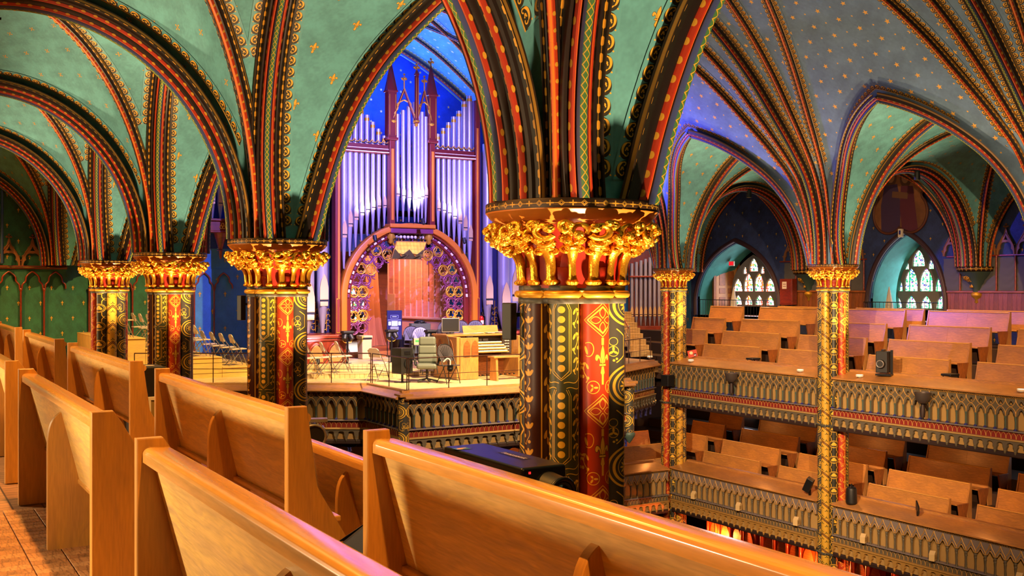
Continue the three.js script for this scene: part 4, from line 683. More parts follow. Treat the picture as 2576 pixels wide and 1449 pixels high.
// ---------------------------------------------------------------- rear wall, near walls, church floor
const TB = 33.4;
M.nightBlue = std({ roughness: .85, map: canvasTex(512, 512, (x, w, h) => { mottle(x, w, h, [34, 66, 150], .2); for (let i = 0; i < 2; i++) for (let j = 0; j < 2; j++) { star(x, 64 + i * 256, 64 + j * 256, 20); star(x, 192 + i * 256, 192 + j * 256, 20); } }, [1 / 1.5, 1 / 1.5]) });
function wallPiece(grp, x0, x1, h0, h1, mat, t = TB, d = .3) { const g = bx(x1 - x0, h1 - h0, d, (x0 + x1) / 2, EYE + (h0 + h1) / 2, -t - d / 2); return mesh('wall_section', grain(g, 'x'), mat, grp); }
{
  const w = settingGroup('wall_back');
  wallPiece(w, -2, 4.9, -3, 5.5, M.wallGreen); wallPiece(w, 4.9, 8.2, -3, 1.25, M.wallGreen); wallPiece(w, 8.2, 11.2, -3, 1.25, M.wallAzure); wallPiece(w, 15.9, 22.2, -3, 1.25, M.wallAzure); wallPiece(w, 22.2, 30, -3, .6, M.wallAzure); wallPiece(w, 22.2, 30, .6, 5.5, M.wallBlue);
  wallPiece(w, 4.9, 22.2, 1.25, 10, M.nightBlue); wallPiece(w, -2, 30, -12.5, -3, M.plaster);
  // blind arcade on the near aisle end and beside the organ
  const arc = (() => { const a = .31, s = new THREE.Shape(); s.moveTo(-a, 0); s.lineTo(-a, .62); s.lineTo(a, .62); s.lineTo(a, 0); s.lineTo(a - .03, 0); s.bezierCurveTo(a - .03, .14, a * .75, .2, a * .62, .23); s.bezierCurveTo(a * .66, .38, .1, .46, 0, .5); s.bezierCurveTo(-.1, .46, -a * .66, .38, -a * .62, .23); s.bezierCurveTo(-a * .75, .2, -a + .03, .14, -a + .03, 0); s.closePath(); return poly(s, .04); })();
  const lip = (() => { const a = .28, f = m => tube([V(m * a, 0, 0), V(m * a * .95, .12, 0), V(m * a * .66, .22, 0), V(m * a * .6, .34, 0), V(m * a * .25, .45, 0), V(0, .5, 0)], .026, 20, 6); return mg(f(-1), f(1)); })();
  const sh = mg(cyl(.028, .028, 2.6, 0, -2.6, 0, 8), lathe([[.03, -.08], [.05, -.03], [.05, 0], [.03, .02]], 8));
  for (let k = 0; k < 26; k++) {
    const X = -1.2 + k * .62; if (X > 4.4 && X < 5.2 || X > 9.6 && X < 17.3) continue;
    const az = X > 8, top = .02, q = mesh('arch_panel', arc, az ? M.wallAzure : M.wallGreen, w); q.position.copy(P(X, TB - .03, top - .04)); const l = mesh('arch_moulding', lip, M.mahogany, w); l.position.copy(P(X, TB - .06, top - .04)); const c = mesh('colonnette', sh, M.mahogany, w); c.position.copy(P(X - .31, TB - .07, top - .04));
  }
  for (let k = 0; k < 16; k++) { const X = 17.4 + k * .62, l = mesh('arch_moulding', lip, M.mahogany, w); l.position.copy(P(X, TB - .06, -.02)); const c = mesh('colonnette', sh, M.mahogany, w); c.position.copy(P(X - .31, TB - .07, -.02)); }
  mesh('moulding', rbx(6.6, .1, .14, 1.4, EYE + .6, -TB + .06, .03), M.mahogany, w); mesh('gilt_line', bx(6.6, .04, .02, 1.4, EYE + .6, -TB + .14), M.abacusBand, w);
  const gab = gableGeo(.62); for (let k = 0; k < 10; k++) { const q = mesh('tracery_gable', gab, M.gableTan, w); q.position.copy(P(-1.2 + k * .62, TB - .06, .64)); }
}
{ const w = settingGroup('wall_left'); mesh('wall_section', grain(bx(.3, 9, 44, -1.9, EYE + 1.2, -12.5), 'z'), M.wallGreen, w); mesh('wall_section', grain(bx(.3, 9.5, 44, -1.9, EYE - 8, -12.5), 'z'), M.plaster, w); }
{ const w = settingGroup('wall_front'); mesh('wall_section', bx(32, 23, .3, 13.5, EYE - 1, 8.5), M.plaster, w); }
setting('floor', grain(bx(33, .3, 44, 13.5, EYE - 12.2, -12.5), 'z'), std({ color: '#20140e', roughness: .6 }));
setting('ceiling', bx(33, .2, 44, 13.5, EYE + 10.2, -12.5), M.darkPaint);
{ const w = settingGroup('wall_front'); mesh('near_gallery_front', bx(.15, 1.4, 39, 4.95, -1.6, -13.4), M.tan, w); }
// niche behind the organ arch
{
  const w = settingGroup('wall_back');
  wallPiece(w, 9, 19, -3, 3, M.pinkWood, 36.6); mesh('wall_section', bx(.2, 6, 3.4, 11.3, EYE, -35.1), M.teal, w); mesh('wall_section', bx(.2, 6, 3.4, 16.6, EYE, -35.1), M.pinkWood, w); mesh('niche_ceiling', bx(6, .2, 3.4, 13.5, EYE + 2.6, -35.1), M.teal, w);
  traceryWindow('window_5', 15.0, 36.45, 1.3, -1.35, .25, M.glassMixed, 0);
  areaLight(P(15.0, 36.2, -.5), P(14, 30, -1), 1.0, 1.3, 0xfff4e8, 6);
}
// ---------------------------------------------------------------- organ gallery: floor levels, parapet, guard rail
M.stageTile = std({ roughness: .55, map: canvasTex(512, 512, (x, w, h) => { mottle(x, w, h, [206, 178, 128], .16); x.strokeStyle = 'rgba(110,84,50,.55)'; x.lineWidth = 5; for (let k = 0; k < 8; k++) { x.strokeRect(k * 64, -9, 64, 530); x.strokeRect(-9, k * 64, 530, 64); } }, [1, 1]) });
function slab(name, plan, top, th, mat) { const s = new THREE.Shape(plan.map(p => new THREE.Vector2(p[0], p[1]))), g = new THREE.ExtrudeGeometry(s, { depth: th, bevelEnabled: false }); g.rotateX(-PI / 2); g.translate(0, EYE + top - th, 0); return setting(name, grain(g, 'x'), mat); }
const LV = [L0, -2.30, -2.13];
slab('floor', [[4.9, 36], [4.9, 27.3], [10.35, 24.1], [10.35, 22.05], [16.75, 22.05], [16.75, 24.1], [22.1, 27.3], [22.1, 36]], LV[0], .35, M.stageTile);
{ const arc = (r, c) => Array.from({ length: 15 }, (_, i) => { const a = PI * (i / 14); return [13.5 - r * Math.cos(a), c - Math.sin(a) * 1.5]; });
  slab('floor', [[9.4, 36], ...arc(4.1, 27.4), [17.6, 36]], LV[1], .12, M.stageTile); slab('floor', [[9.4, 36.4], ...arc(4.0, 28.5), [17.6, 36.4]], LV[2], .17, M.stageTile); slab('floor', [[11.5, 36.5], [11.5, 29.8], [15.6, 29.8], [15.6, 36.5]], -1.95, .18, M.oakDark); }
const stageParapets = [
  parapet('gallery_parapet', 'projecting front parapet of the organ gallery under the stage, with wooden coping', 10.3, 21.95, 16.8, 21.95, -2.43, 'upper', false),
  parapet('gallery_parapet', 'short side return of the organ gallery parapet, left of the front', 10.3, 24.1, 10.3, 21.95, -2.43, 'upper', false),
  parapet('gallery_parapet', 'slanting parapet of the organ gallery behind the left columns', 5.4, 27.15, 10.3, 24.1, -2.43, 'upper', false),
  parapet('gallery_parapet', 'slanting parapet of the organ gallery reaching the far corner column', 16.8, 24.1, 21.8, 27.15, -2.43, 'upper', false)];
{ // corner pilaster with circles, gallery coping
  for (const [X, l] of [[10.3, 'left'], [16.8, 'right']]) { const g = cyl(.13, .13, 1.3, 0, -1.35, 0, 20), uv = g.attributes.uv; for (let i = 0; i < uv.count; i++) uv.setY(i, uv.getY(i) * 1.3); const o = thing('corner_shaft', `painted round shaft at the ${l} front corner of the organ gallery`, 'shaft', P(X, 21.95, -2.43), 0, 'corner shafts of the organ gallery'); mesh('shaft', g, shaftTex.arcs, o); mesh('cap', rbx(.34, .08, .34, 0, -.04, 0, .02), M.oak, o); mesh('foot', lathe([[.13, -1.35], [.16, -1.38], [.15, -1.45], [.05, -1.6], [0, -1.65]], 16), M.colGreen, o); }
  const cop = (ax, at, bxx, bt, n, k) => { const dx = bxx - ax, dz = -(bt - at), len = Math.hypot(dx, dz), s = new THREE.Shape([[.22, -.14], [.24, -.11], [.22, -.09], [.1, -.02], [.02, .02], [.0, .06], [-.12, .06], [-.14, -.14]].map(p => new THREE.Vector2(...p))), g = poly(s, len + .1); g.rotateY(-PI / 2); mesh('coping', grain(toCreasedNormals(g.translate(len / 2, .01, 0), .5), 'x'), M.oak, stageParapets[k]); };
  cop(10.3, 21.95, 16.8, 21.95, '', 0); cop(10.3, 24.1, 10.3, 21.95, '', 1); cop(5.4, 27.15, 10.3, 24.1, '', 2); cop(16.8, 24.1, 21.8, 27.15, '', 3);
  const rail = (ax, at, bxx, bt, n) => { const o = thing('guard_rail', 'thin brown metal guard rail ' + n, 'railing', P(0, 0, -2.38), 0, 'guard rails of the organ gallery'), L = Math.hypot(bxx - ax, bt - at), k = Math.round(L / 1.05); const at3 = (q, y) => V(lerp(ax, bxx, q), y, -lerp(at, bt, q)); for (let i = 0; i <= k; i++) mesh('post', bar(at3(i / k, 0), at3(i / k, .75), .012), M.railBrown, o); mesh('top_bar', bar(at3(0, .75), at3(1, .75), .014), M.railBrown, o); mesh('middle_bar', bar(at3(0, .36), at3(1, .36), .008), M.railBrown, o); };
  M.railBrown = std({ color: '#4a2a20', roughness: .4, metalness: .4 });
  rail(10.45, 22.0, 16.7, 22.0, 'along the front of the stage'); rail(5.4, 27.25, 10.45, 24.2, 'on the slanting left side of the stage'); rail(10.45, 24.1, 10.45, 22.1, 'on the short left return of the stage'); rail(16.7, 24.2, 21.7, 27.2, 'on the slanting right side of the stage');
}
// blue cusped fringe hanging under the gallery front, and the wood-lined lower gallery behind it
M.fringe = std({ color: '#262a6a', roughness: .5 });
{
  const w = .46, s = new THREE.Shape(); s.moveTo(-w / 2, .0); s.lineTo(-w / 2, .3); s.lineTo(w / 2, .3); s.lineTo(w / 2, 0); for (let k = 4; k >= 0; k--) { const a0 = PI * k / 5 * .9 + .16, cx = .14 * Math.cos(a0 + .28), cy = .02 + .15 * Math.sin(a0 + .28); for (let i = 0; i <= 6; i++) { const b = a0 + .28 - 1.5 + i * .5; s.lineTo(-(cx + .05 * Math.cos(b)) * -1, cy + .05 * Math.sin(b)); } }
  s.closePath(); const sp = new THREE.Shape(); sp.moveTo(-w / 2, -.04); sp.lineTo(-w / 2, .3); sp.lineTo(w / 2, .3); sp.lineTo(w / 2, -.04); const lob = [[.15, .02], [.13, .12], [0, .19], [-.13, .12], [-.15, .02]]; for (const [cx, cy] of lob) for (let i = 0; i <= 6; i++) { const c = Math.atan2(cy - .04, cx), b = c - 1.35 + i * .45; sp.lineTo(cx + .055 * Math.cos(b), cy + .055 * Math.sin(b)); } sp.closePath();
  const g = poly(sp, .06);
  for (const [k, L] of [[0, 6.5], [2, 5.77], [3, 5.86]]) { const n = Math.round(L / w); for (let i = 0; i < n; i++) { const m = mesh('cusped_arch', g, M.fringe, stageParapets[k]); m.position.set((i + .5) * L / n, -1.7, -.12); } }
  setting('floor', bx(17.4, .25, 6.6, 13.5, EYE - 6.9, -30.0), M.oakDark);
  slab('ceiling', [[4.9, 33], [4.9, 27.6], [10.5, 24.3], [10.5, 22.3], [16.6, 22.3], [16.6, 24.3], [22.0, 27.6], [22.0, 33]], -3.9, .08, M.mahogany);
  rearPews();
}
function rearPews() { for (let k = 0; k < 3; k++) for (let j = 0; j < 4; j++) { const o = thing('rear_pew', `reddish pew under the organ gallery, ${['front', 'middle', 'back'][k]} row, ${['left end', 'left of centre', 'right of centre', 'beside the corner column'][j]}`, 'pew', [6.2 + j * 3.9 + 2.9, EYE - 6.75 + .32 * k, -27.9 - k * 1.0], -PI / 2, 'pews under the organ gallery'); o.rotation.y = PI / 2 + PI; pewParts(o, 2.9, true); o.position.x -= 0; } }
// ---------------------------------------------------------------- pipe organ
M.tin = phys({ color: '#a9a3b4', metalness: .55, roughness: .36, bumpMap: dataTex(128, 128, (u, v) => { const k = 128 + 160 * tn(u, v, 5, 9, 3, 31); return [k, k, k].map(cl); }, [2, 2], false), bumpScale: .002 });
M.mouth = std({ color: '#d8b483', metalness: .4, roughness: .35 });
M.purpleGilt = std({ color: '#7a3a58', roughness: .35, metalness: .2 });
const OY = 2.13, OX = 13.53, OT = 28.6;
const organ = thing('pipe_organ', 'large pipe organ with silvery pipes, red case, gilt pinnacles and openwork arch', 'organ', P(OX, OT, -OY));
const hh = h => h + OY;      // height above the organ floor from height above the eye
function pipeGeo(r, foot, body, n = 16) { return lathe([[0, 0], [r * .22, 0], [r * .3, .02], [r, foot], [r * 1.005, foot + .005], [r, foot + body], [r * .8, foot + body], [r * .75, foot + body - .1]], n); }
const mouthGeo = r => { const s = new THREE.Shape(); const w = r * .78, h = r * 4.6; s.moveTo(-w, 0); s.lineTo(-w, h * .45); s.quadraticCurveTo(-w * .8, h * .78, 0, h); s.quadraticCurveTo(w * .8, h * .78, w, h * .45); s.lineTo(w, 0); s.closePath(); return poly(s, r * .16); };
function pipe(parent, x, z, y0, yMouth, yTop, r, name = 'organ_pipe') {
  const foot = yMouth - y0, g = pipeGeo(r, foot, yTop - yMouth), p = mesh(name, g, M.tin, parent); p.position.set(x, y0, z);
  const m = mesh('mouth', mouthGeo(r).translate(0, foot + r * .25, r * .93), M.mouth, p); mesh('mouth_slot', mg(bx(r * 1.5, r * .3, r * .2, 0, foot + r * .1, r * .95)), M.black, p); mesh('lower_lip', mg(bx(r * 1.45, r * .8, r * .18, 0, foot - r * .5, r * .88)), M.mouth, p);
  return p;
}
function pipeTop(parent, x, z, y0, y1, r) { const p = mesh('upper_pipe', lathe([[r, 0], [r, y1 - y0], [r * .8, y1 - y0], [r * .78, y1 - y0 - .1]], 14).translate(x, y0, z), M.tin, parent); mesh('gilt_band', new THREE.CylinderGeometry(r * 1.03, r * 1.03, .09, 14, 1, true).translate(x, y1 - .13, z), M.goldFlat, p); }
{
  // arch: centre at h = -.3, outer radius 2.22
  const cy = hh(-.3), R = 2.22, legs = -1.33;
  const archBand = (r0, r1, d, mat, name, z) => { const s = new THREE.Shape(), b = hh(legs) - cy; s.moveTo(-r1, b); s.lineTo(-r1, 0); s.absarc(0, 0, r1, PI, 0, true); s.lineTo(r1, b); s.lineTo(r0, b); s.lineTo(r0, 0); s.absarc(0, 0, r0, 0, PI, false); s.lineTo(-r0, b); s.closePath(); const g = new THREE.ExtrudeGeometry(s, { depth: d, bevelEnabled: true, bevelSize: .012, bevelThickness: .012, bevelSegments: 2, curveSegments: 40 }); g.translate(0, cy, z); mesh(name, toCreasedNormals(g, .5), mat, organ); };
  archBand(2.08, 2.22, .3, M.caseOrange, 'arch_moulding', .05); archBand(2.02, 2.08, .22, M.mahogany, 'arch_moulding', .03); archBand(1.88, 2.02, .14, M.caseRed, 'arch_frieze', 0);
  const dent = rbx(.1, .06, .06, 0, 0, 0, .012); for (let k = 0; k < 44; k++) { const a = PI * (k + .5) / 44, d = mesh('dentil', dent, k % 2 ? M.purpleGilt : M.white, organ); d.position.set(1.95 * Math.cos(a), cy + 1.95 * Math.sin(a), .16); d.rotation.z = a + PI / 2; }
  // openwork ring of roundels with trefoils
  const rond = (() => { const a = [new THREE.TorusGeometry(.155, .026, 6, 22)]; for (let k = 0; k < 3; k++) { const q = k * 2.094 + PI / 2; a.push(new THREE.TorusGeometry(.062, .017, 5, 14, 4.3).rotateZ(q - 2.15).translate(.058 * Math.cos(q), .058 * Math.sin(q), 0)); } return mg(a); })();
  const link = mg(tube([V(-.13, -.06, 0), V(-.05, .03, 0), V(.05, -.03, 0), V(.13, .06, 0)], .022, 14, 5), tube([V(-.06, .12, 0), V(.02, .04, 0), V(-.02, -.05, 0), V(.06, -.12, 0)], .018, 14, 5), new THREE.OctahedronGeometry(.04, 0));
  const spotAt = (row, q) => { const leg = (cy - hh(legs)), r = row ? 1.46 : 1.74, arc = PI * r, tot = arc + 2 * leg, s = q * tot; if (s < leg) return [-r, hh(legs) + s]; if (s > leg + arc) return [r, hh(legs) + (tot - s)]; const a = PI - (s - leg) / r; return [r * Math.cos(a), cy + r * Math.sin(a)]; };
  for (const row of [0, 1]) { const n = row ? 19 : 21; for (let k = 0; k < n; k++) { const [x, y] = spotAt(row, (k + (row ? .5 : .35)) / (n - (row ? 0 : .3))); const m = mesh('tracery_roundel', rond, k % 2 ? M.goldFlat : M.purpleGilt, organ); m.position.set(x, y, .05); const [x2, y2] = spotAt(row, Math.min(.999, (k + (row ? 1 : .85)) / (n - (row ? 0 : .3)))); const l = mesh('tracery_link', link, M.purpleGilt, organ); l.position.set(x2 * (row ? .9 : 1), (y2 - cy) * (row ? .93 : 1) + cy, .04); l.rotation.z = k * .9; } }
  mesh('arch_back_ring', tube(Array.from({ length: 30 }, (_, i) => { const q = spotAt(0, i / 29); return V(q[0] * .925, (q[1] - cy) * .925 + cy, .03); }), .03, 120, 6), M.purpleGilt, organ);
  // little hanging arcade at the crown, with two corbels
  for (let k = 0; k < 8; k++) mesh('crown_ball', new THREE.SphereGeometry(.05, 10, 8).translate(-.42 + k * .12, hh(1.52), .2), M.white, organ);
  mesh('crown_shelf', rbx(1.5, .12, .5, 0, hh(1.84), .2, .03), M.caseOrange, organ); mesh('crown_shelf', rbx(1.4, .16, .4, 0, hh(1.7), .18, .03), M.purpleGilt, organ);
  for (const m of [-1, 1]) mesh('crown_corbel', lathe([[.0, -.3], [.1, -.24], [.07, -.16], [.14, -.1], [.1, 0], [.15, .1], [.12, .2]], 14).translate(m * .62, hh(1.6), .2), M.goldFlat, organ);
  // fields of pipes beside the centre tower
  const ex = x => cy + Math.sqrt(Math.max(0, R * R - x * x));
  for (const m of [-1, 1]) for (let k = 0; k < 8; k++) {
    const x = .8 + k * .182, r = .064 + k * .0035, y0 = ex(x) + .06, yM = y0 + .6 + k * .055; pipe(organ, m * x, .12, y0, yM, hh(4.0), r); pipeTop(organ, m * x, .1, hh(4.2), hh(4.5 + k * .19 + (k > 5 ? .12 : 0)), r);
    mesh('cresting_loop', new THREE.TorusGeometry(.075, .016, 5, 14, PI).rotateZ(PI).translate(m * x, hh(4.34), .26), M.goldFlat, organ);
  }
  for (const m of [-1, 1]) { mesh('cornice', [rbx(1.5, .07, .36, m * 1.42, hh(4.05), .12, .015), rbx(1.52, .05, .42, m * 1.42, hh(3.98), .12, .012), rbx(1.5, .12, .3, m * 1.42, hh(4.15), .12, .01)], M.caseRed, organ); mesh('cornice_line', [bx(1.52, .025, .02, m * 1.42, hh(3.98), .34), bx(1.52, .02, .02, m * 1.42, hh(4.08), .31)], M.white, organ);
    mesh('case_back', bx(1.55, 2.6, .06, m * 1.45, hh(2.9), -.25), M.darkPaint, organ); }
  // posts, outer stiles
  const pinn = (x, z, y0, y1, y2, w) => { const p = mesh('pinnacle', mg(rbx(w, y1 - y0, w, x, (y0 + y1) / 2, z, .01), rbx(w * 1.25, .08, w * 1.25, x, y0, z, .015), rbx(w * 1.25, .06, w * 1.25, x, y1, z, .015)), M.caseRed, organ); mesh('spire', new THREE.ConeGeometry(w * .78, y2 - y1, 4).rotateY(PI / 4).translate(x, (y1 + y2) / 2 + .02, z), M.caseRed, p); mesh('gilt_edge', [-1, 1].flatMap(a => [bx(.015, y1 - y0 - .2, .01, x + a * w * .36, (y0 + y1) / 2, z + w / 2 + .004)]), M.goldFlat, p); mesh('finial', mg(cyl(.02, .02, .14, x, y2 - .04, z, 6), [0, 1, 2, 3].map(k => new THREE.OctahedronGeometry(.05, 0).translate(x + .07 * Math.cos(k * PI / 2), y2 + .06, z + .07 * Math.sin(k * PI / 2))), new THREE.OctahedronGeometry(.05, 0).translate(x, y2 + .15, z)), M.goldFlat, p); };
  for (const m of [-1, 1]) { mesh('tower_post', rbx(.17, hh(4.35) - hh(1.85), .2, m * .66, hh(3.1), .3, .012), M.caseRed, organ); mesh('tower_post_panel', rbx(.08, 2.1, .02, m * .66, hh(3.05), .41, .005), M.caseOrange, organ); pinn(m * .66, .28, hh(4.4), hh(5.8), hh(6.75), .27); mesh('outer_stile', rbx(.16, 7.2, .3, m * 2.3, hh(-1.33) + 3.55, .1, .012), M.caseRed, organ); mesh('stile_panel', rbx(.06, 5.5, .02, m * 2.28, hh(2.2), .26, .005), M.caseOrange, organ); mesh('stile_panel', rbx(.11, 1.0, .02, m * 2.3, hh(-.8), .26, .01), M.goldFlat, organ); mesh('stile_panel', rbx(.08, .95, .02, m * 2.3, hh(-.8), .27, .01), M.bandRed, organ); }
  // canted centre tower of seven pipes under two gables
  for (let k = -3; k <= 3; k++) { const a = Math.abs(k); pipe(organ, k * .155, .52 - a * .07, hh(1.95), hh(2.62 - a * -.05), hh(5.5 - a * .12), .066); }
  for (const m of [-1, 1]) {
    const A = V(m * .64, hh(4.95), .36), B = V(m * .02, hh(4.95), .62), C = V(m * .33, hh(5.85), .5), p = mesh('gable', mg(bar(A, C, .035, 6), bar(B, C, .035, 6)), M.caseRed, organ); mesh('gable_gilt', mg(bar(A.clone().add(V(0, .03, .04)), C.clone().add(V(0, .03, .04)), .012, 5), bar(B.clone().add(V(0, .03, .04)), C.clone().add(V(0, .03, .04)), .012, 5)), M.goldFlat, p);
    mesh('gable_cusp', mg(tube([A, V(m * .6, hh(5.15), .4), V(m * .5, hh(5.3), .43), V(m * .52, hh(5.42), .44), V(m * .33, hh(5.55), .5)], .022, 18, 6), tube([B, V(m * .06, hh(5.15), .6), V(m * .16, hh(5.3), .57), V(m * .14, hh(5.42), .57), V(m * .33, hh(5.55), .5)], .022, 18, 6)), M.goldFlat, p);
    mesh('finial', mg(cyl(.02, .02, .4, C.x, C.y, C.z, 6), [0, 1, 2, 3].map(k => new THREE.OctahedronGeometry(.05, 0).translate(C.x + .06 * Math.cos(k * PI / 2), C.y + .32, C.z + .06 * Math.sin(k * PI / 2))), new THREE.OctahedronGeometry(.045, 0).translate(C.x, C.y + .45, C.z)), M.goldFlat, p);
  }
  pinn(0, .66, hh(4.9), hh(6.3), hh(6.45), .1);
  for (const m of [-1, 0, 1]) mesh('gable_corbel', lathe([[0, -.14], [.05, -.1], [.05, -.04], [.1, .0], [.1, .05], [0, .06]], 12).translate(m * .62, hh(4.9), m ? .36 : .64), M.goldFlat, organ);
  // side towers of great pipes on moulded pedestals
  for (const m of [-1, 1]) {
    for (const [x, r, mo, z] of [[2.72, .16, .1, .1], [3.22, .19, -.35, .25], [3.68, .19, .25, .1]]) pipe(organ, m * x, z, hh(-1.3), hh(-.45 + mo * .8), hh(x > 3.5 ? 4.2 : x > 3 ? 3.8 : 4.5), r, 'great_pipe');
    mesh('pedestal_top', mg(rbx(2.0, .1, .9, m * 3.1, hh(-1.37), .25, .03), rbx(1.9, .08, .82, m * 3.1, hh(-1.46), .25, .03)), M.mahogany, organ); mesh('pedestal', grain(rbx(1.8, .65, .74, m * 3.1, hh(-1.8), .25, .01), 'y'), M.mahogany, organ);
    for (let k = 0; k < 3; k++) { const s = lancet(.4, .5); mesh('pedestal_panel', poly(s, .04).translate(m * 3.1 + (k - 1) * .56, hh(-2.08), .63), M.oak, organ); mesh('pedestal_arch', tube([V(-.2, .28, 0), V(-.17, .4, 0), V(0, .52, 0), V(.17, .4, 0), V(.2, .28, 0)], .03, 16, 6).translate(m * 3.1 + (k - 1) * .56, hh(-2.08), .65), M.mahogany, organ); }
    mesh('side_back', bx(1.9, 5.6, .06, m * 3.2, hh(1.5), -.3), M.darkBlueCase = M.darkBlueCase || std({ color: '#1c1c48', roughness: .7 }), organ);
    for (let k = 0; k < 5; k++) { const x = m * (2.48 + k * .34), sc = []; for (const q of [-1, 1]) for (let j = 0; j < 4; j++) sc.push(new THREE.TorusGeometry(.06 - j * .008, .012, 4, 12, 4.6).rotateZ(q > 0 ? -.6 : 2.2).translate(x + q * .055, hh(-1.15 + j * .17), -.2)); sc.push(bar(V(x, hh(-1.25), -.2), V(x, hh(-.4), -.2), .012)); mesh('gilt_scroll', sc, M.goldFlat, organ).userData.kind = 'stuff'; }
  }
}
// tilted mirror over the console
{ const o = thing('tilted_mirror', 'large tilted mirror under the crown of the organ arch, reflecting the tiled stage floor', 'mirror', P(OX - .1, OT - .35, 1.12), 0); mesh('glass', bx(.95, .6, .01, 0, 0, 0, 0, .62), std({ color: '#f2ece0', metalness: 1, roughness: .03 }), o); mesh('frame', [bx(1.0, .64, .02, 0, 0, -.02, 0, .62)], M.oak, o); mesh('hanger', [bar(V(-.4, .2, 0), V(-.4, .5, .1), .01), bar(V(.4, .2, 0), V(.4, .5, .1), .01)], M.blackMetal, o); }
// side chests with small pipes on the rear wall
for (const [X, l] of [[9.1, 'left of the organ above the blue panels'], [18.2, 'right of the organ beside the stair']]) {
  const o = thing('side_pipe_chest', 'carved wooden bracket chest with small pipes, ' + l, 'organ chest', P(X, TB - .45, .9), 0, 'side chests of the organ');
  mesh('shelf', mg(rbx(1.9, .08, .8, 0, 1.22, 0, .02), rbx(1.7, .3, .66, 0, 1.02, 0, .02), rbx(1.8, .06, .74, 0, .85, 0, .02)), M.mahogany, o); for (const x of [-.6, 0, .6]) { mesh('corbel', lathe([[.02, .0], [.05, .1], [.06, .3], [.12, .5], [.2, .75], [.24, .84]], 12).translate(x, 0, .1), M.mahogany, o); mesh('corbel_ring', new THREE.TorusGeometry(.09, .02, 6, 14).rotateX(PI / 2).translate(x, .28, .1), M.purpleGilt, o); mesh('gilt_trefoil', mg([0, 1, 2].map(k => new THREE.TorusGeometry(.045, .014, 5, 12).translate(x + .05 * Math.cos(k * 2.09 + 1.57), 1.02 + .05 * Math.sin(k * 2.09 + 1.57), .34))), M.goldFlat, o); }
  for (let k = 0; k < 7; k++) pipe(o, -.72 + k * .24, .05, 1.26, 1.75 + Math.abs(k - 3) * .06, 3.0 + Math.abs(k - 3) * .25, .085);
}
// wooden panel screen and curtain inside the niche
{
  const o = thing('panel_screen', 'tall pinkish wooden panel screen with pale battens inside the organ arch', 'screen', P(14.9, 33.0, -1.95), -Math.atan2(3.7, .4));
  const L = 3.75; mesh('panel_board', bx(L, 2.0, .04, L / 2, 1.98, 0), M.pinkWood, o); mesh('dado', bx(L, .95, .06, L / 2, .48, .01), M.pinkPale = std({ color: '#b98a6c', roughness: .6 }), o); mesh('ledge', rbx(L, .08, .14, L / 2, .97, .04, .02), M.pinkPale, o); mesh('head', rbx(L, .14, .1, L / 2, 3.02, .02, .02), M.pinkPale, o);
  for (let k = 0; k < 11; k++) mesh('batten', rbx(.05, 1.98, .06, .06 + k * (L - .12) / 10, 1.98, .03, .01), M.pinkPale, o); mesh('door_leaf', rbx(.5, 1.5, .03, .3, 1.0, .05, .01), M.pinkPale, o);
  const g = grid(60, 20, (u, v) => { const y = 3.0 * (1 - v), w = .32 + .12 * v + .25 * Math.pow(v, 6); return [(u - .5) * w * 2 + .1 * v, y + .02, .09 * Math.sin(u * 40 + 2 * Math.sin(v * 3)) * (.5 + .5 * v) + .05 * Math.sin(u * 17), u, v]; });
  one('hanging_curtain', 'long orange-brown curtain bunched at the left of the panel screen', 'curtain', g.rotateY(.45).translate(13.95, EYE - 1.95, -32.3), std({ color: '#a86a3a', roughness: .85 }));
}
// ---------------------------------------------------------------- things on the organ gallery
const FL = (px, py, k) => { const [X, t] = onLevel(px, py, LV[k]); return [X, EYE + LV[k], -t]; };
// choir terraces
M.ply = std({ roughness: .6, map: woodTex([206, 172, 104], .12, 256, 256, 1.6, 14, 40) });
for (const [m, x0, nm] of [[-1, 8.9, 'left']]) {
  for (let k = 1; k <= 4; k++) { const w = 1.0, cx = x0 + m * ((k - 1) * w + w / 2), top = .28 * k; const o = thing('choir_terrace', `${['lowest', 'second', 'third', 'highest'][k - 1]} plywood choir terrace on the ${nm} of the organ gallery`, 'terrace', [cx, EYE + L0, -30.6], 0, 'choir terraces'); mesh('box', grain(bx(w - .01, top - .03, 4.5, 0, (top - .03) / 2, 0), 'x'), M.ply, o); mesh('deck', grain(rbx(w - .004, .03, 4.56, 0, top - .015, 0, .008), 'z'), M.ply, o); for (let j = 0; j < 3; j++) mesh('vent_grille', rbx(.02, .14, .34, -m * (w / 2 + .005), top - .14, 1.7 - j * .9, .004), M.darkPaint, o); for (const y of [.12, .4]) if (y < top - .1) mesh('panel_joint', bx(w, .008, .006, 0, y, 2.252), M.darkPaint, o); }
}
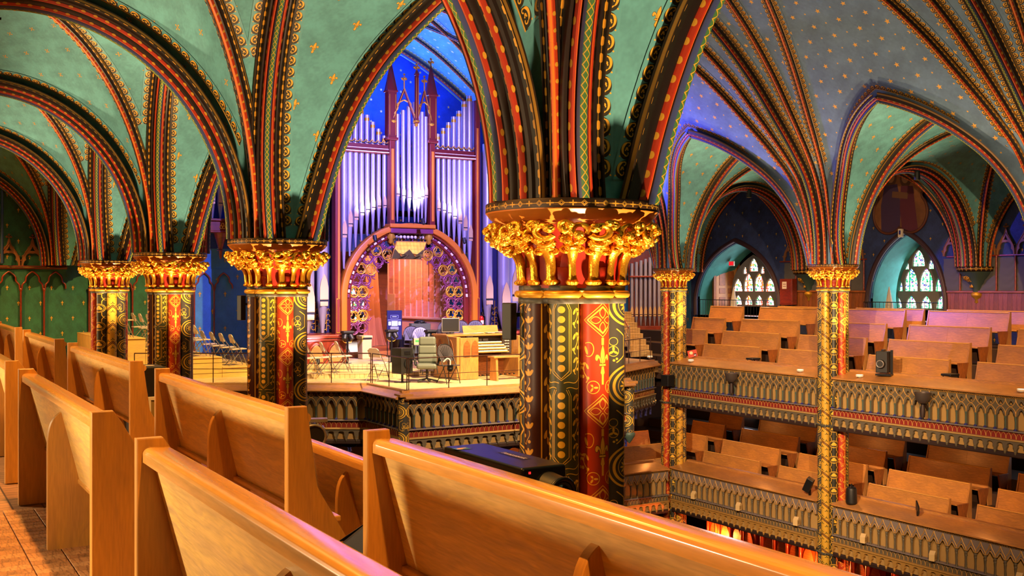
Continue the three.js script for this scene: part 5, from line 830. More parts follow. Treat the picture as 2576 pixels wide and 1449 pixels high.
// folding chairs
function chair(kind) {
  const o = new THREE.Group(), fr = kind === 'fan' ? M.blackMetal : M.greyMetal, pn = kind === 'fan' ? M.darkChair : M.paleChair;
  for (const m of [-1, 1]) { mesh('leg', tube([V(m * .2, .0, .24), V(m * .2, .44, .06), V(m * .2, .62, -.06), V(m * .19, .8, -.17)], .012, 14, 6), fr, o); mesh('leg', bar(V(m * .185, 0, -.26), V(m * .185, .44, .1), .011), fr, o); }
  mesh('stretcher', bar(V(-.2, .14, .185), V(.2, .14, .185), .009), fr, o); mesh('stretcher', bar(V(-.185, .12, -.165), V(.185, .12, -.165), .009), fr, o);
  mesh('seat', rbx(.4, .03, .4, 0, .455, .04, .014, 0, -.04), pn, o);
  const s = new THREE.Shape(); if (kind === 'fan') { s.moveTo(-.19, 0); s.lineTo(-.23, .2); s.quadraticCurveTo(-.2, .42, 0, .43); s.quadraticCurveTo(.2, .42, .23, .2); s.lineTo(.19, 0); } else { s.moveTo(-.2, 0); s.lineTo(-.2, .1); s.quadraticCurveTo(-.19, .25, -.08, .25); s.lineTo(.08, .25); s.quadraticCurveTo(.19, .25, .2, .1); s.lineTo(.2, 0); } s.closePath();
  const b = poly(s, .02); b.rotateX(-.3); b.translate(0, kind === 'fan' ? .56 : .62, kind === 'fan' ? -.08 : -.1); mesh('backrest', b, pn, o);
  if (kind === 'fan') { for (let k = 0; k < 7; k++) { const a = (k - 3) * .24; mesh('fan_rib', bar(V(.05 * a, .6, -.075), V(.2 * Math.sin(a * 1.2), .6 + .33 * Math.cos(a), -.085 - .1 * Math.cos(a)), .008, 5), M.blackMetal, o); } mesh('back_rim', tube([V(-.19, .56, -.08), V(-.235, .75, -.14), V(-.15, .94, -.2), V(0, .98, -.21), V(.15, .94, -.2), V(.235, .75, -.14), V(.19, .56, -.08)], .012, 30, 6), M.blackMetal, o); }
  return o;
}
const proto = { fan: chair('fan'), plain: chair('plain') };
function putChair(kind, pos, turn, label, group) { const c = proto[kind].clone(); c.name = numbered(kind === 'fan' ? 'fan_back_chair' : 'folding_chair'); scene.add(c); c.position.set(...pos); c.rotation.y = turn; c.userData = { label, category: 'chair', group }; return c; }
[[788, 908, 2, 'back row, leftmost'], [830, 905, 2, 'back row, second from left'], [862, 900, 2, 'back row, rightmost'], [783, 944, 1, 'front row, leftmost'], [822, 941, 1, 'front row, middle'], [860, 938, 1, 'front row, rightmost']].forEach(([x, y, k, l]) => putChair('plain', FL(x, y, k), PI / 2 - .15, `pale folding chair before the wooden organ pedestal, ${l}`, 'pale folding chairs by the organ pedestal'));
for (let k = 1; k <= 4; k++) for (let j = 0; j < 4; j++) putChair('plain', [8.9 - (k - .5), EYE + L0 + .28 * k, -28.75 - j * 1.0], PI / 2, `pale folding chair on the ${['lowest', 'second', 'third', 'highest'][k - 1]} left terrace, ${['nearest', 'second', 'third', 'farthest'][j]} of its row`, 'pale folding chairs on the left terraces');
[[1034, 904, 2, 'left of the one with the carton', -.5], [1058, 908, 2, 'that holds the carton', -.4], [1118, 919, 2, 'with a dark coat over its back', -.6], [1078, 940, 1, 'alone beside the console, upper step', -.3], [1128, 964, 0, 'at the front guard rail beside the console', .1]].forEach(([x, y, k, l, a]) => putChair('fan', FL(x, y, k), a, `dark fan-back chair ${l}`, 'dark fan-back chairs on the stage'));
{ const o = thing('low_platform', 'low brown wooden platform behind the dark chairs, right of the standing screen', 'platform', P(14.8, 27.55, LV[2]), 0); mesh('deck', grain(rbx(2.1, .04, .75, 0, .15, 0, .008), 'x'), M.oakDark, o); mesh('riser', bx(2.06, .13, .7, 0, .065, 0), M.darkPaint, o); }
[[14.25, 'below the amplifier case'], [14.75, 'middle one on the low platform'], [15.25, 'on the low platform, just left of the monitor']].forEach(([X, l]) => putChair('fan', [X, EYE + LV[2] + .17, -27.5], -.6, `dark fan-back chair ${l}`, 'dark fan-back chairs on the stage'));
{ const c = putChair('plain', FL(950, 958, 0), PI / 2 + .4, 'dark folding chair standing at the corner of the guard rail', 'pale folding chairs by the organ pedestal'); delete c.userData.group; }
// organ console with bench
{
  const [X, , z] = FL(1150, 957, 0), o = thing('organ_console', 'oak organ console with several keyboards, gothic side panel and pedals', 'console', [X, EYE + L0, z], 0);
  mesh('side_panel', grain(rbx(.12, 1.12, 1.35, .06, .57, -.7, .01), 'y'), M.oak, o); mesh('side_panel', grain(rbx(.12, 1.12, 1.35, 1.95, .57, -.7, .01), 'y'), M.oak, o); mesh('back', grain(rbx(1.9, 1.1, .06, 1, .57, -1.35, .01), 'y'), M.oak, o); mesh('top', grain(rbx(2.1, .05, .9, 1, 1.15, -.95, .012), 'x'), M.oak, o); mesh('knee_board', grain(rbx(1.8, .5, .05, 1, .3, -.85, .01), 'x'), M.oakDark, o);
  for (let k = 0; k < 2; k++) { mesh('gothic_panel', poly(lancet(.4, .5), .03).rotateY(-PI / 2).translate(-.01, .55, -.35 - k * .6), M.oakDark, o); mesh('gothic_panel', poly(lancet(.2, .42), .03).translate(.28 + k * .24, .62, .02), M.oakDark, o); }
  mesh('cheek', grain(rbx(.55, 1.1, .06, .36, .56, -.02, .01), 'y'), M.oak, o);
  for (let k = 0; k < 4; k++) { const m = mesh('keyboard', rbx(1.05, .03, .14, 1.18, .72 + k * .075, -.35 - k * .09, .004), M.white, o); mesh('black_keys', Array.from({ length: 22 }, (_, i) => bx(.02, .015, .08, .7 + i * .045, .74 + k * .075, -.38 - k * .09)), M.black, m).userData.kind = 'stuff'; mesh('key_slip', grain(bx(1.12, .03, .03, 1.18, .695 + k * .075, -.28 - k * .09), 'x'), M.oak, o); }
  mesh('stop_jamb', rbx(.25, .5, .06, .62, .88, -.45, .01, .5), M.darkPaint, o); mesh('stop_jamb', rbx(.25, .5, .06, 1.78, .88, -.45, .01, -.5), M.darkPaint, o); mesh('stop_knobs', [.62, 1.78].flatMap(x => Array.from({ length: 24 }, (_, i) => new THREE.CylinderGeometry(.014, .014, .03, 8).rotateX(PI / 2).translate(x - .08 + (i % 4) * .05, .68 + Math.floor(i / 4) * .075, -.4))), M.white, o).userData.kind = 'stuff';
  mesh('coupler_rail', rbx(1.1, .16, .04, 1.18, 1.02, -.72, .006), M.darkPaint, o); for (let k = 0; k < 3; k++) mesh('display', rbx(.16, .07, .01, .85 + k * .2, 1.0, -.695, .004), M.greyMetal, o);
  mesh('music_desk', grain(rbx(1.1, .3, .03, 1.18, 1.25, -.85, .008, 0, -.35), 'x'), M.oak, o); for (let k = 0; k < 18; k++) mesh('pedal', rbx(.03, .03, .5, .6 + k * .07, .1, -.3, .006), k % 2 ? M.black : M.oakDark, o);
  const b = thing('organ_bench', 'pale oak organ bench in front of the console keyboards', 'bench', [X + 1.3, EYE + L0, z + .55], 0); mesh('seat', grain(rbx(1.2, .05, .36, 0, .62, 0, .012), 'x'), M.oak, b); for (const m of [-1, 1]) mesh('leg', grain(poly([[-.18, 0], [-.14, .6], [.14, .6], [.18, 0]], .06).rotateY(PI / 2).translate(m * .5, 0, 0), 'y'), M.oak, b); mesh('back_slat', grain(rbx(.14, .5, .03, .25, .9, .1, .01), 'y'), M.oak, b);
  const c = thing('hanging_cable', 'dark cable running down the side of the organ console', 'cable', [X - .02, EYE + L0, z], 0); mesh('cable', tube([V(-.01, 1.15, -.5), V(-.03, .85, -.35), V(-.04, .5, -.42), V(-.03, .25, -.38), V(-.1, .05, -.2), V(-.02, .02, .15)], .012, 40, 6), M.black, c);
  const mo = thing('computer_monitor', 'flat black computer monitor on top of the organ console', 'monitor', [X + .25, EYE + L0 + 1.18, z - .85], -.2); mesh('screen', rbx(.5, .38, .03, 0, .24, 0, .008), M.greyMetal, mo); mesh('display', rbx(.46, .34, .01, 0, .24, .014, .003), M.black, mo); mesh('stand', [cyl(.02, .02, .1, 0, .0, -.03, 8), rbx(.2, .015, .16, 0, .008, -.03, .005)], M.black, mo);
  for (let k = 0; k < 6; k++) one('sheet_music', `loose white sheet music on the console top, number ${['one', 'two', 'three', 'four', 'five', 'six'][k]} from the monitor`, 'paper', rbx(.3, .008, .22, X + .75 + k * .22, EYE + L0 + 1.185 + .004 * k, z - .9 + (k % 2) * .12, .002, k * .5), M.white, 'sheet music on the console');
}
// posts with stage floodlights
function floodPost(pos, h, label) {
  const o = thing('stage_floodlight', label, 'floodlight', pos, 0, 'stage floodlights on posts'); mesh('post', cyl(.035, .03, h, 0, 0, 0, 10), M.blackMetal, o); mesh('base_plate', cyl(.12, .12, .015, 0, 0, 0, 14), M.blackMetal, o);
  for (const m of [-1, 1]) mesh('lamp_head', new THREE.CylinderGeometry(.1, .07, .2, 12).rotateX(-.5).rotateZ(m * .35).translate(m * .09, h + .08, .02), M.black, o); mesh('yoke', tube([V(-.16, h + .06, 0), V(-.1, h - .08, 0), V(.1, h - .08, 0), V(.16, h + .06, 0)], .014, 16, 6), M.goldFlat, o); mesh('shade', rbx(.34, .08, .24, 0, h + .2, 0, .03), M.black, o); return o;
}
floodPost(FL(874, 914, 2), .68, 'black floodlight post in front of the wooden organ pedestal, leftmost of the posts'); floodPost(FL(985, 911, 2), .7, 'black floodlight post in front of the standing screen'); floodPost(FL(1084, 916, 2), .72, 'black floodlight post between the dark chairs and the amplifier case'); floodPost(FL(1250, 890, 2), .9, 'black floodlight post behind the console, in front of the right great pipes');
// screen on a stand, bin, speaker, office chair, cases
{
  const p = FL(992, 897, 2), o = thing('standing_screen', 'upright screen on a metal stand showing an organ console diagram', 'screen', p, -.25);
  const t = canvasTex(128, 256, (x, w, h) => { x.fillStyle = '#1c1a4c'; x.fillRect(0, 0, w, h); x.strokeStyle = '#9aa0e0'; x.lineWidth = 2; x.strokeRect(30, 40, 68, 26); x.fillStyle = '#8f96d8'; for (let k = 0; k < 22; k++) x.fillRect(6 + k * 5.4, 78, 3, 8); x.fillStyle = '#e8e6f6'; x.fillRect(38, 92, 54, 44); x.fillRect(10, 96, 22, 34); x.fillRect(98, 96, 22, 34); for (let k = 0; k < 9; k++) x.strokeRect(36 + k * 6.5, 176, 5, 40); for (let j = 0; j < 4; j++) for (let k = 0; k < 14; k++) x.fillRect(28 + k * 5.4, 144 + j * 7, 3, 4); x.fillRect(6, 190, 22, 3); x.fillRect(6, 200, 22, 3); x.fillRect(44, 50, 40, 4); });
  mesh('panel', rbx(.48, .92, .05, 0, .98, 0, .01), M.black, o); mesh('display', new THREE.PlaneGeometry(.45, .88).translate(0, .98, .027), new THREE.MeshStandardMaterial({ map: t, emissive: '#ffffff', emissiveMap: t, emissiveIntensity: .7, roughness: .3 }), o); for (const m of [-1, 1]) mesh('upright', bar(V(m * .22, 0, 0), V(m * .22, .9, 0), .015), M.blackMetal, o); mesh('foot', [bx(.06, .03, .6, -.22, .015, 0), bx(.06, .03, .6, .22, .015, 0)], M.blackMetal, o);
}
{ const o = thing('waste_bin', 'tall beige waste bin with hooded lid in front of the organ arch', 'bin', FL(917, 903, 2), .1); mesh('body', (() => { const g = rbx(.34, .6, .34, 0, .3, 0, .03), p = g.attributes.position; for (let i = 0; i < p.count; i++) { const k = .86 + .14 * p.getY(i) / .6; p.setX(i, p.getX(i) * k); p.setZ(i, p.getZ(i) * k); } return g; })(), M.beige = std({ color: '#c9ad78', roughness: .55 }), o); mesh('lid', rbx(.37, .1, .37, 0, .66, 0, .03), M.beige, o); mesh('slot', rbx(.3, .05, .02, 0, .625, .178, .005), M.black, o); }
{ const p = FL(1012, 962, 0), o = thing('stage_loudspeaker', 'black two-way loudspeaker on a stand at the front corner of the stage', 'speaker', p, .35); mesh('cabinet', rbx(.42, .66, .36, 0, .56, 0, .02), M.black, o); mesh('woofer', lathe([[.02, -.02], [.06, -.03], [.12, .01], [.14, .015]], 20).rotateX(PI / 2).translate(.02, .5, .185), M.blackMetal, o); mesh('horn', rbx(.22, .1, .02, 0, .76, .18, .01), M.blackMetal, o); mesh('stand', [cyl(.03, .03, .23, 0, 0, 0, 8), rbx(.3, .02, .3, 0, .01, 0, .005)], M.blackMetal, o);
  const c = thing('dome_camera', 'dome camera hanging from a bracket on the front guard rail', 'camera', [p[0] + .05, EYE + L0 + .55, -22.02], 0); mesh('bracket', tube([V(-.12, .12, 0), V(-.02, .2, .02), V(.03, .16, .05), V(.03, .05, .06)], .02, 16, 8), M.white, c); mesh('housing', cyl(.07, .08, .06, .03, -.01, .06, 14), M.black, c); mesh('dome', new THREE.SphereGeometry(.075, 14, 10).translate(.03, -.04, .06), M.black, c); }
{ const o = thing('office_chair', 'grey-green padded leather office chair behind the front guard rail', 'chair', FL(1074, 962, 0), -.5); const L = std({ color: '#5c6258', roughness: .4 }); mesh('seat', rbx(.52, .14, .5, 0, .42, 0, .06), L, o); for (let k = 0; k < 3; k++) mesh('back_cushion', rbx(.5 - .03 * k, .24, .13, 0, .6 + k * .22, -.24 - k * .035, .06, 0, -.14), L, o); for (const m of [-1, 1]) mesh('arm', tube([V(m * .28, .42, -.15), V(m * .32, .62, -.12), V(m * .32, .64, .1), V(m * .28, .46, .18)], .025, 18, 8), M.black, o); mesh('pedestal', [cyl(.03, .03, .3, 0, .08, 0, 10), ...[0, 1, 2, 3, 4].map(k => bar(V(0, .1, 0), V(.28 * Math.cos(k * 1.257), .04, .28 * Math.sin(k * 1.257)), .022))], M.black, o); }
{ const o = thing('amplifier_case', 'grey rack case standing by the panel screen with cables on top', 'case', FL(1056, 898, 2), -.3); mesh('case', rbx(.6, .92, .5, 0, .58, 0, .015), std({ color: '#3c4238', roughness: .6 }), o); mesh('caster', [-1, 1].flatMap(a => [-1, 1].map(b => cyl(.05, .05, .12, a * .24, 0, b * .2, 10))), M.black, o); mesh('cable_pile', tube(Array.from({ length: 14 }, (_, i) => V(.2 * Math.cos(i * 1.9) * (1 - i * .03), .1 + .95 + i * .006, .18 * Math.sin(i * 1.9))), .016, 90, 6), M.black, o);
  const b = thing('subwoofer', 'dark brown loudspeaker box behind the standing screen', 'speaker', FL(1006, 893, 2), .2); mesh('cabinet', rbx(.5, .62, .45, 0, .31, 0, .01), std({ color: '#2a1a16', roughness: .6 }), b); mesh('grille', rbx(.44, .54, .01, 0, .31, .226, .005), M.black, b);
  const c = thing('carton', 'yellow and white carton lying on a dark chair', 'box', (() => { const q = FL(1058, 908, 2); return [q[0], q[1] + .48, q[2] + .05]; })(), -.4); mesh('box', rbx(.44, .18, .3, 0, .09, 0, .006), std({ color: '#e0c46a', roughness: .7 }), c); mesh('label', rbx(.1, .06, .005, -.13, .11, .152, .002), std({ color: '#3aa040' }), c);
  const q = FL(1118, 919, 2); one('dark_coat', 'dark coat draped over the back of a fan-back chair', 'coat', (() => { const g = new THREE.IcosahedronGeometry(1, 12), p = g.attributes.position; for (let i = 0; i < p.count; i++) { const v = V(p.getX(i), p.getY(i), p.getZ(i)), n = 1 + .25 * Math.sin(v.x * 9 + v.y * 4) * .4 + .2 * noise.noise(v.x * 3, v.y * 3, v.z * 3); p.setXYZ(i, v.x * .2 * n, v.y * .24 * n, v.z * .09 * n); } g.computeVertexNormals(); return g.rotateY(-.6).translate(q[0] + .04, q[1] + .8, q[2] - .12); })(), std({ color: '#1f1a26', roughness: .9 })); }
extinguisher((() => { const p = P(15.95, OT - .25, -1.3); return p; })(), 'red fire extinguisher with white tag in the niche right of the organ arch');
// stair railing and stair at the right of the organ
{ const o = thing('stair_flight', 'narrow flight of pale steps with red handrail behind the far corner column', 'stair', P(22.75, 29.3, L0), 0); for (let k = 0; k < 8; k++) { mesh('step', rbx(.95, .05, .32, .1 + k * .1, .18 + k * .19, -k * .3, .006), M.stageTile, o); mesh('riser', bx(.95, .16, .03, .1 + k * .1, .09 + k * .19, .14 - k * .3), M.stageTile, o); } for (let k = 0; k < 5; k++) mesh('baluster', bar(V(-.38 + k * .18, .2 + k * .36, -k * .54), V(-.38 + k * .18, 1.05 + k * .36, -k * .54), .012), M.greyMetal, o); mesh('handrail', bar(V(-.4, 1.02, .06), V(.36, 2.52, -2.2), .02), std({ color: '#9a2a3a', roughness: .4 }), o); for (const y of [.35, .68]) mesh('lower_rail', bar(V(-.4, 1.02 - y, .06), V(.36, 2.52 - y, -2.2), .012), M.greyMetal, o); }
{ const o = thing('wall_pipe_rank', 'rank of slim organ pipes in a dark case behind the far corner column', 'organ chest', P(26.3, 32.6, -2.0), -.5); mesh('case', grain(rbx(2.2, .5, .5, 0, .25, 0, .01), 'x'), M.mahogany, o); mesh('rail', grain(rbx(2.2, .06, .1, 0, 2.45, .2, .01), 'x'), M.mahogany, o); for (let k = 0; k < 12; k++) pipe(o, -1.0 + k * .18, .12, .5, .95, 3.3 - Math.abs(k - 5.5) * .06, .07); mesh('back', grain(bx(2.2, 3.2, .05, 0, 1.9, -.2), 'y'), M.mahogany, o); }
{ const o = thing('corner_railing', 'grey metal landing railing left of the far corner column', 'railing', P(0, 0, L0), 0); const a = V(18.9, 0, -26.6), b = V(21.6, .35, -28.2); for (let k = 0; k <= 5; k++) { const p = a.clone().lerp(b, k / 5); mesh('post', bar(p, p.clone().add(V(0, .8, 0)), .014), M.greyMetal, o); } for (const y of [.8, .42]) mesh('bar', bar(a.clone().add(V(0, y, 0)), b.clone().add(V(0, y, 0)), .012), M.greyMetal, o); }
// ---------------------------------------------------------------- things on the near gallery and along the rails
{ // video projector standing on a shelf behind the right foreground pew
  const o = thing('video_projector', 'large black video projector with lens, behind the right foreground pew', 'projector', P(2.75, 5.72, -.98), 0);
  o.rotation.y = -.24 + PI;
  // long side along x
  const W = .3, D = .95, H = .26; o.rotation.y = 0; o.position.copy(P(3.19, 5.42, -1.26));
  mesh('housing', rbx(W, H, D, 0, H / 2, 0, .02), M.blackMetal, o);
  mesh('lens_barrel', new THREE.CylinderGeometry(.085, .1, .16, 24).rotateX(PI / 2).translate(.02, .13, D / 2 + .07), M.black, o); mesh('lens_ring', new THREE.TorusGeometry(.078, .014, 8, 26).translate(.02, .13, D / 2 + .15), M.blackMetal, o); mesh('lens_glass', new THREE.SphereGeometry(.07, 18, 8, 0, 7, 0, 1).rotateX(PI / 2).translate(.02, .13, D / 2 + .1), phys({ color: '#0a0a12', roughness: .05, clearcoat: 1 }), o);
  for (let k = 0; k < 5; k++) mesh('button', new THREE.CylinderGeometry(.012, .012, .006, 10).rotateZ(PI / 2).translate(-W / 2 - .002, .1, .05 + k * .045), M.greyMetal, o);
  const t = canvasTex(512, 128, (x, w, h) => { x.clearRect(0, 0, w, h); x.fillStyle = '#1a1a1d'; x.fillRect(0, 0, w, h); x.fillStyle = '#c9c6d6'; x.font = 'bold 96px sans-serif'; x.textAlign = 'center'; x.textBaseline = 'middle'; x.fillText('Panasonic', w / 2, h / 2); });
  mesh('lettering', new THREE.PlaneGeometry(.3, .06).rotateX(-PI / 2).rotateY(PI / 2 + PI).translate(.04, H + .002, .08), std({ map: t, roughness: .5 }), o);
  mesh('sticker', new THREE.PlaneGeometry(.1, .07).rotateX(-PI / 2).translate(-.1, H + .002, -.32), std({ map: canvasTex(64, 64, (x) => { x.fillStyle = '#3f7ac8'; x.fillRect(0, 0, 64, 64); x.fillStyle = '#e8b0a0'; ell(x, 34, 20, 22, 12); ell(x, 20, 44, 14, 10); }), roughness: .6 }), o);
  mesh('indicator', bx(.012, .012, .004, -.1, H - .03, D / 2 + .002), new THREE.MeshStandardMaterial({ color: '#ff2020', emissive: '#ff2020', emissiveIntensity: 2 }), o);
  const s = thing('projector_stand', 'dark metal stand carrying the video projector', 'stand', P(3.19, 5.42, -1.26), 0); mesh('shelf', bx(.3, .03, 1.0, 0, -.016, 0), M.blackMetal, s); for (const a of [-1, 1]) for (const b of [-1, 1]) mesh('leg', bar(V(a * .13, -.03, b * .46), V(a * .13, -.8, b * .46), .02), M.blackMetal, s);
}
{ // floor monitor in the gap between the pews
  const o = thing('floor_monitor', 'black wedge loudspeaker with grille in the gap between two near pews', 'speaker', [2.18, 0, -4.62], .2); const s = [[-.3, 0], [-.34, .52], [-.2, .66], [.28, .3], [.3, 0]]; mesh('cabinet', poly(s, .5, .012).rotateY(PI / 2 + .3), M.black, o); mesh('grille', grid(24, 2, (u, v) => [(u - .5) * .46, lerp(.64, .34, v) + .006 * (Math.floor(u * 24) % 2), lerp(.2, -.26, v), u, v]).rotateY(.3), std({ color: '#1d1610', roughness: .7 }), o);
}
{ const o = thing('small_black_cabinet', 'black equipment cabinet with a white note, left of the second row pew end', 'cabinet', [2.34, 0, -11.3], 0); mesh('cabinet', rbx(.34, .76, .45, 0, .38, 0, .015), M.black, o); mesh('note', bx(.16, .004, .1, 0, .765, .05), M.white, o); const q = thing('pale_framed_panel', 'narrow pale framed panel standing between the near pews', 'panel', [2.22, 0, -10.2], .15); mesh('frame', [bx(.16, .03, .03, 0, .53, 0), bx(.03, .54, .03, -.07, .27, 0), bx(.03, .54, .03, .07, .27, 0)], M.white, q); mesh('infill', bx(.12, .5, .012, 0, .26, 0), std({ color: '#8a7440', roughness: .8 }), q); }
{ const o = thing('stage_lantern', 'black cylindrical stage lantern with cooling ribs clipped beside the second row pew', 'lantern', P(3.3, 8.93, -1.3), -.3); mesh('body', cyl(.1, .1, .2, 0, 0, 0, 18).rotateX(PI / 2), M.black, o); for (let k = 0; k < 10; k++) { const a = k * PI / 5; mesh('rib', bx(.015, .02, .2, .105 * Math.cos(a), .105 * Math.sin(a), .1), M.greyMetal, o); } mesh('rim', new THREE.TorusGeometry(.1, .012, 6, 20).translate(0, 0, .2), M.greyMetal, o); mesh('clamp', [bx(.24, .03, .1, 0, .13, .08), bar(V(0, -.1, .05), V(0, -1.1, .05), .02)], M.greyMetal, o); }
// black boxes hung on the column sides
{ const a = thing('column_loudspeaker', 'flat black loudspeaker fixed to the left side of the nearest column', 'speaker', P(XN - .41, tNear.a + .26, -.26), .3); mesh('cabinet', rbx(.07, .29, .1, 0, 0, 0, .01), M.black, a); mesh('bracket', bx(.16, .03, .04, .1, .05, 0), M.blackMetal, a); const b = thing('column_loudspeaker', 'flat black loudspeaker fixed to the left side of the second nearest column', 'speaker', P(XN - .42, tNear.b + .26, -.27), .3); mesh('cabinet', rbx(.08, .34, .1, 0, 0, 0, .01), M.black, b); mesh('bracket', bx(.16, .03, .04, .1, .05, 0), M.blackMetal, b); }
// dark iron lamp standard between the stage and the nearest column
{ const o = thing('lamp_standard', 'dark iron lamp standard with gilt rings just left of the nearest column', 'lamp post', P(13.45, 21.4, -4.0), 0); mesh('shaft', lathe([[.06, 0], [.07, .4], [.05, .5], [.055, 1.1], [.04, 1.2], [.045, 1.9], [.03, 2.0], [.035, 2.7], [.02, 2.9]], 12), M.blackMetal, o); for (const y of [.45, 1.15, 1.95, 2.75]) mesh('gilt_ring', new THREE.TorusGeometry(.07, .02, 6, 16).rotateX(PI / 2).translate(0, y, 0), M.goldFlat, o); mesh('gilt_scroll', [-1, 1].map(m => tube([V(0, .6, 0), V(m * .3, .7, 0), V(m * .34, 1.2, 0), V(m * .12, 1.5, 0), V(0, 1.3, 0)], .02, 24, 6)), M.goldFlat, o); }
// on the opposite rails
const railPt = (px, py, X, h) => { const u = (px - 1288) / FPX, d = X / (u * CY + SY); return P(X, d * (CY - u * SY), h); };
{ const o = thing('robotic_camera', 'black box camera on a short post on the upper opposite rail', 'camera', railPt(2222, 930, 22.55, -2.34), .4); mesh('body', rbx(.34, .56, .3, 0, .4, 0, .02), M.black, o); mesh('lens', new THREE.CylinderGeometry(.1, .11, .14, 20).rotateZ(PI / 2).translate(-.22, .36, 0), M.black, o); mesh('lens_ring', new THREE.TorusGeometry(.09, .015, 6, 20).rotateY(PI / 2).translate(-.29, .36, 0), M.greyMetal, o); mesh('bracket', [bx(.04, .7, .06, .1, .36, .19), bx(.3, .04, .4, .05, .06, .02), bx(.2, .05, .06, .02, .7, 0)], M.blackMetal, o); }
for (const [px, l, m] of [[1742, 'upper', 0]]) { const o = thing('picture_card', 'small coloured picture card leaning on the upper rail by the red column', 'card', railPt(px, 888, 22.65, -2.26), -.6); mesh('card', bx(.3, .24, .01, 0, .12, 0, 0, -.4, .2), std({ map: canvasTex(64, 64, (x) => { x.fillStyle = '#c8452a'; x.fillRect(0, 0, 64, 64); x.fillStyle = '#f0d9a0'; ell(x, 24, 24, 12, 14); x.fillStyle = '#5a2014'; x.fillRect(38, 34, 20, 26); x.fillStyle = '#e8e4dc'; x.fillRect(40, 46, 14, 8); }), roughness: .6 }), o); mesh('prop', bx(.02, .2, .02, 0, .08, -.06, 0, .4), M.darkPaint, o); }
for (const [px, y, l] of [[1895, 895, 'left of the orange column'], [2390, 930, 'right of the orange column']]) { const o = thing('black_stool', 'small black stool behind the upper opposite rail, ' + l, 'stool', railPt(px, y, 23.35, rowsU[0] - EYE), 0, 'black stools'); mesh('seat', rbx(.36, .06, .3, 0, .63, 0, .02), M.black, o); for (const a of [-1, 1]) for (const b of [-1, 1]) mesh('leg', bar(V(a * .14, .6, b * .1), V(a * .17, 0, b * .14), .016), M.black, o); }
{ const o = thing('tilted_loudspeaker', 'slim black loudspeaker tilted forward on the lower opposite rail', 'speaker', railPt(2034, 1222, 22.2, -5.6), 0); mesh('cabinet', rbx(.16, .44, .2, 0, .1, 0, .02, .3, .5, .3), M.black, o); mesh('bracket', bx(.05, .16, .05, .05, -.12, 0), M.blackMetal, o); const b = thing('portable_loudspeaker', 'rounded portable black loudspeaker beside the orange column on the lower rail', 'speaker', railPt(2142, 1268, 22.3, -5.8), .5); mesh('cabinet', lathe([[0, 0], [.13, 0], [.15, .05], [.14, .4], [.1, .46], [0, .47]], 18), M.black, b); mesh('handle', tube([V(-.08, .45, 0), V(-.06, .52, 0), V(.06, .52, 0), V(.08, .45, 0)], .014, 14, 6), M.black, b); const c = thing('floodlight_panel', 'square floodlight panel standing on the lower opposite rail', 'floodlight', railPt(2308, 1290, 22.4, -5.72), .9); mesh('panel', bx(.26, .26, .03, 0, .17, 0, 0, -.1, .5), M.black, c); mesh('face', bx(.22, .22, .01, 0, .17, .02, 0, -.1, .5), std({ color: '#4a4a20', roughness: .3 }), c); mesh('stand', bx(.04, .12, .04, 0, .03, 0), M.blackMetal, c); }
for (const [px, py, l] of [[1745, 1240, 'leftmost'], [1858, 1258, 'second from left'], [2003, 1300, 'left of the orange column'], [2172, 1345, 'right of the orange column'], [2346, 1390, 'second right of the orange column'], [2565, 1440, 'rightmost']]) { const o = thing('small_beige_lamp', `small beige box lamp on the lower opposite parapet, ${l}`, 'lamp', railPt(px, py, 22.02, -6.67), .3, 'beige box lamps on the lower parapet'); mesh('box', poly([[-.07, 0], [-.07, .16], [.02, .24], [.08, .2], [.08, 0]], .14, .006), M.beige, o); mesh('face', bx(.1, .1, .01, -.02, .1, .072), M.tan, o); }
{ const o = thing('hanging_black_box', 'black box fixed to the corner parapet beside the red column', 'box', railPt(1680, 958, 21.85, -3.1), .2); mesh('box', rbx(.34, .36, .3, 0, .1, 0, .015), M.black, o); mesh('arm', bar(V(0, .1, 0), V(.3, .1, -.1), .02), M.blackMetal, o); }
// green-grey urn pendants under the right slanting parapet
for (const [X, t, h, l] of [[19.3, 25.5, -4.1, 'left of the far corner column'], [16.9, 24.0, -4.3, 'at the right corner of the organ gallery']]) { const o = thing('pendant_boss', 'turned painted pendant boss under the organ gallery, ' + l, 'boss', P(X, t, h), 0, 'pendant bosses'); mesh('boss', lathe([[0, -.35], [.03, -.32], [.06, -.25], [.18, -.15], [.2, -.02], [.14, .05], [.16, .12], [.08, .2], [.08, .4]], 16), M.colGreen, o); mesh('gilt_ring', new THREE.TorusGeometry(.19, .02, 6, 18).rotateX(PI / 2).translate(0, -.05, 0), M.goldFlat, o); }
// the lit carved wood far below, under the lower gallery
M.litWood = phys({ roughness: .35, clearcoat: .4, map: woodTex([150, 66, 26], .3, 256, 256, 1.8, 20, 60) });
for (let k = 0; k < 5; k++) { const t = 16.2 + k * 2.6, o = thing('carved_wood_screen', `carved red wood screen under the lower gallery, ${['nearest', 'second nearest', 'middle', 'second farthest', 'farthest'][k]}`, 'screen', P(24.9, t, -12.0), -PI / 2, 'carved wood screens on the church floor'); o.scale.set(1, 1.3, 1); mesh('body', grain(rbx(2.3, 3.4, .4, 0, 1.7, 0, .02), 'y'), M.litWood, o); for (let j = 0; j < 4; j++) { mesh('arch_panel', poly(lancet(.42, 1.3), .06).translate(-.84 + j * .56, 1.75, .2), M.oak, o); mesh('post', grain(cyl(.05, .05, 3.3, -1.12 + j * .56, 0, .26, 8), 'y'), M.litWood, o); mesh('lower_panel', rbx(.42, 1.1, .05, -.84 + j * .56, .75, .21, .02), M.oak, o); } mesh('cornice', grain(rbx(2.45, .2, .6, 0, 3.45, 0, .04), 'x'), M.litWood, o); }
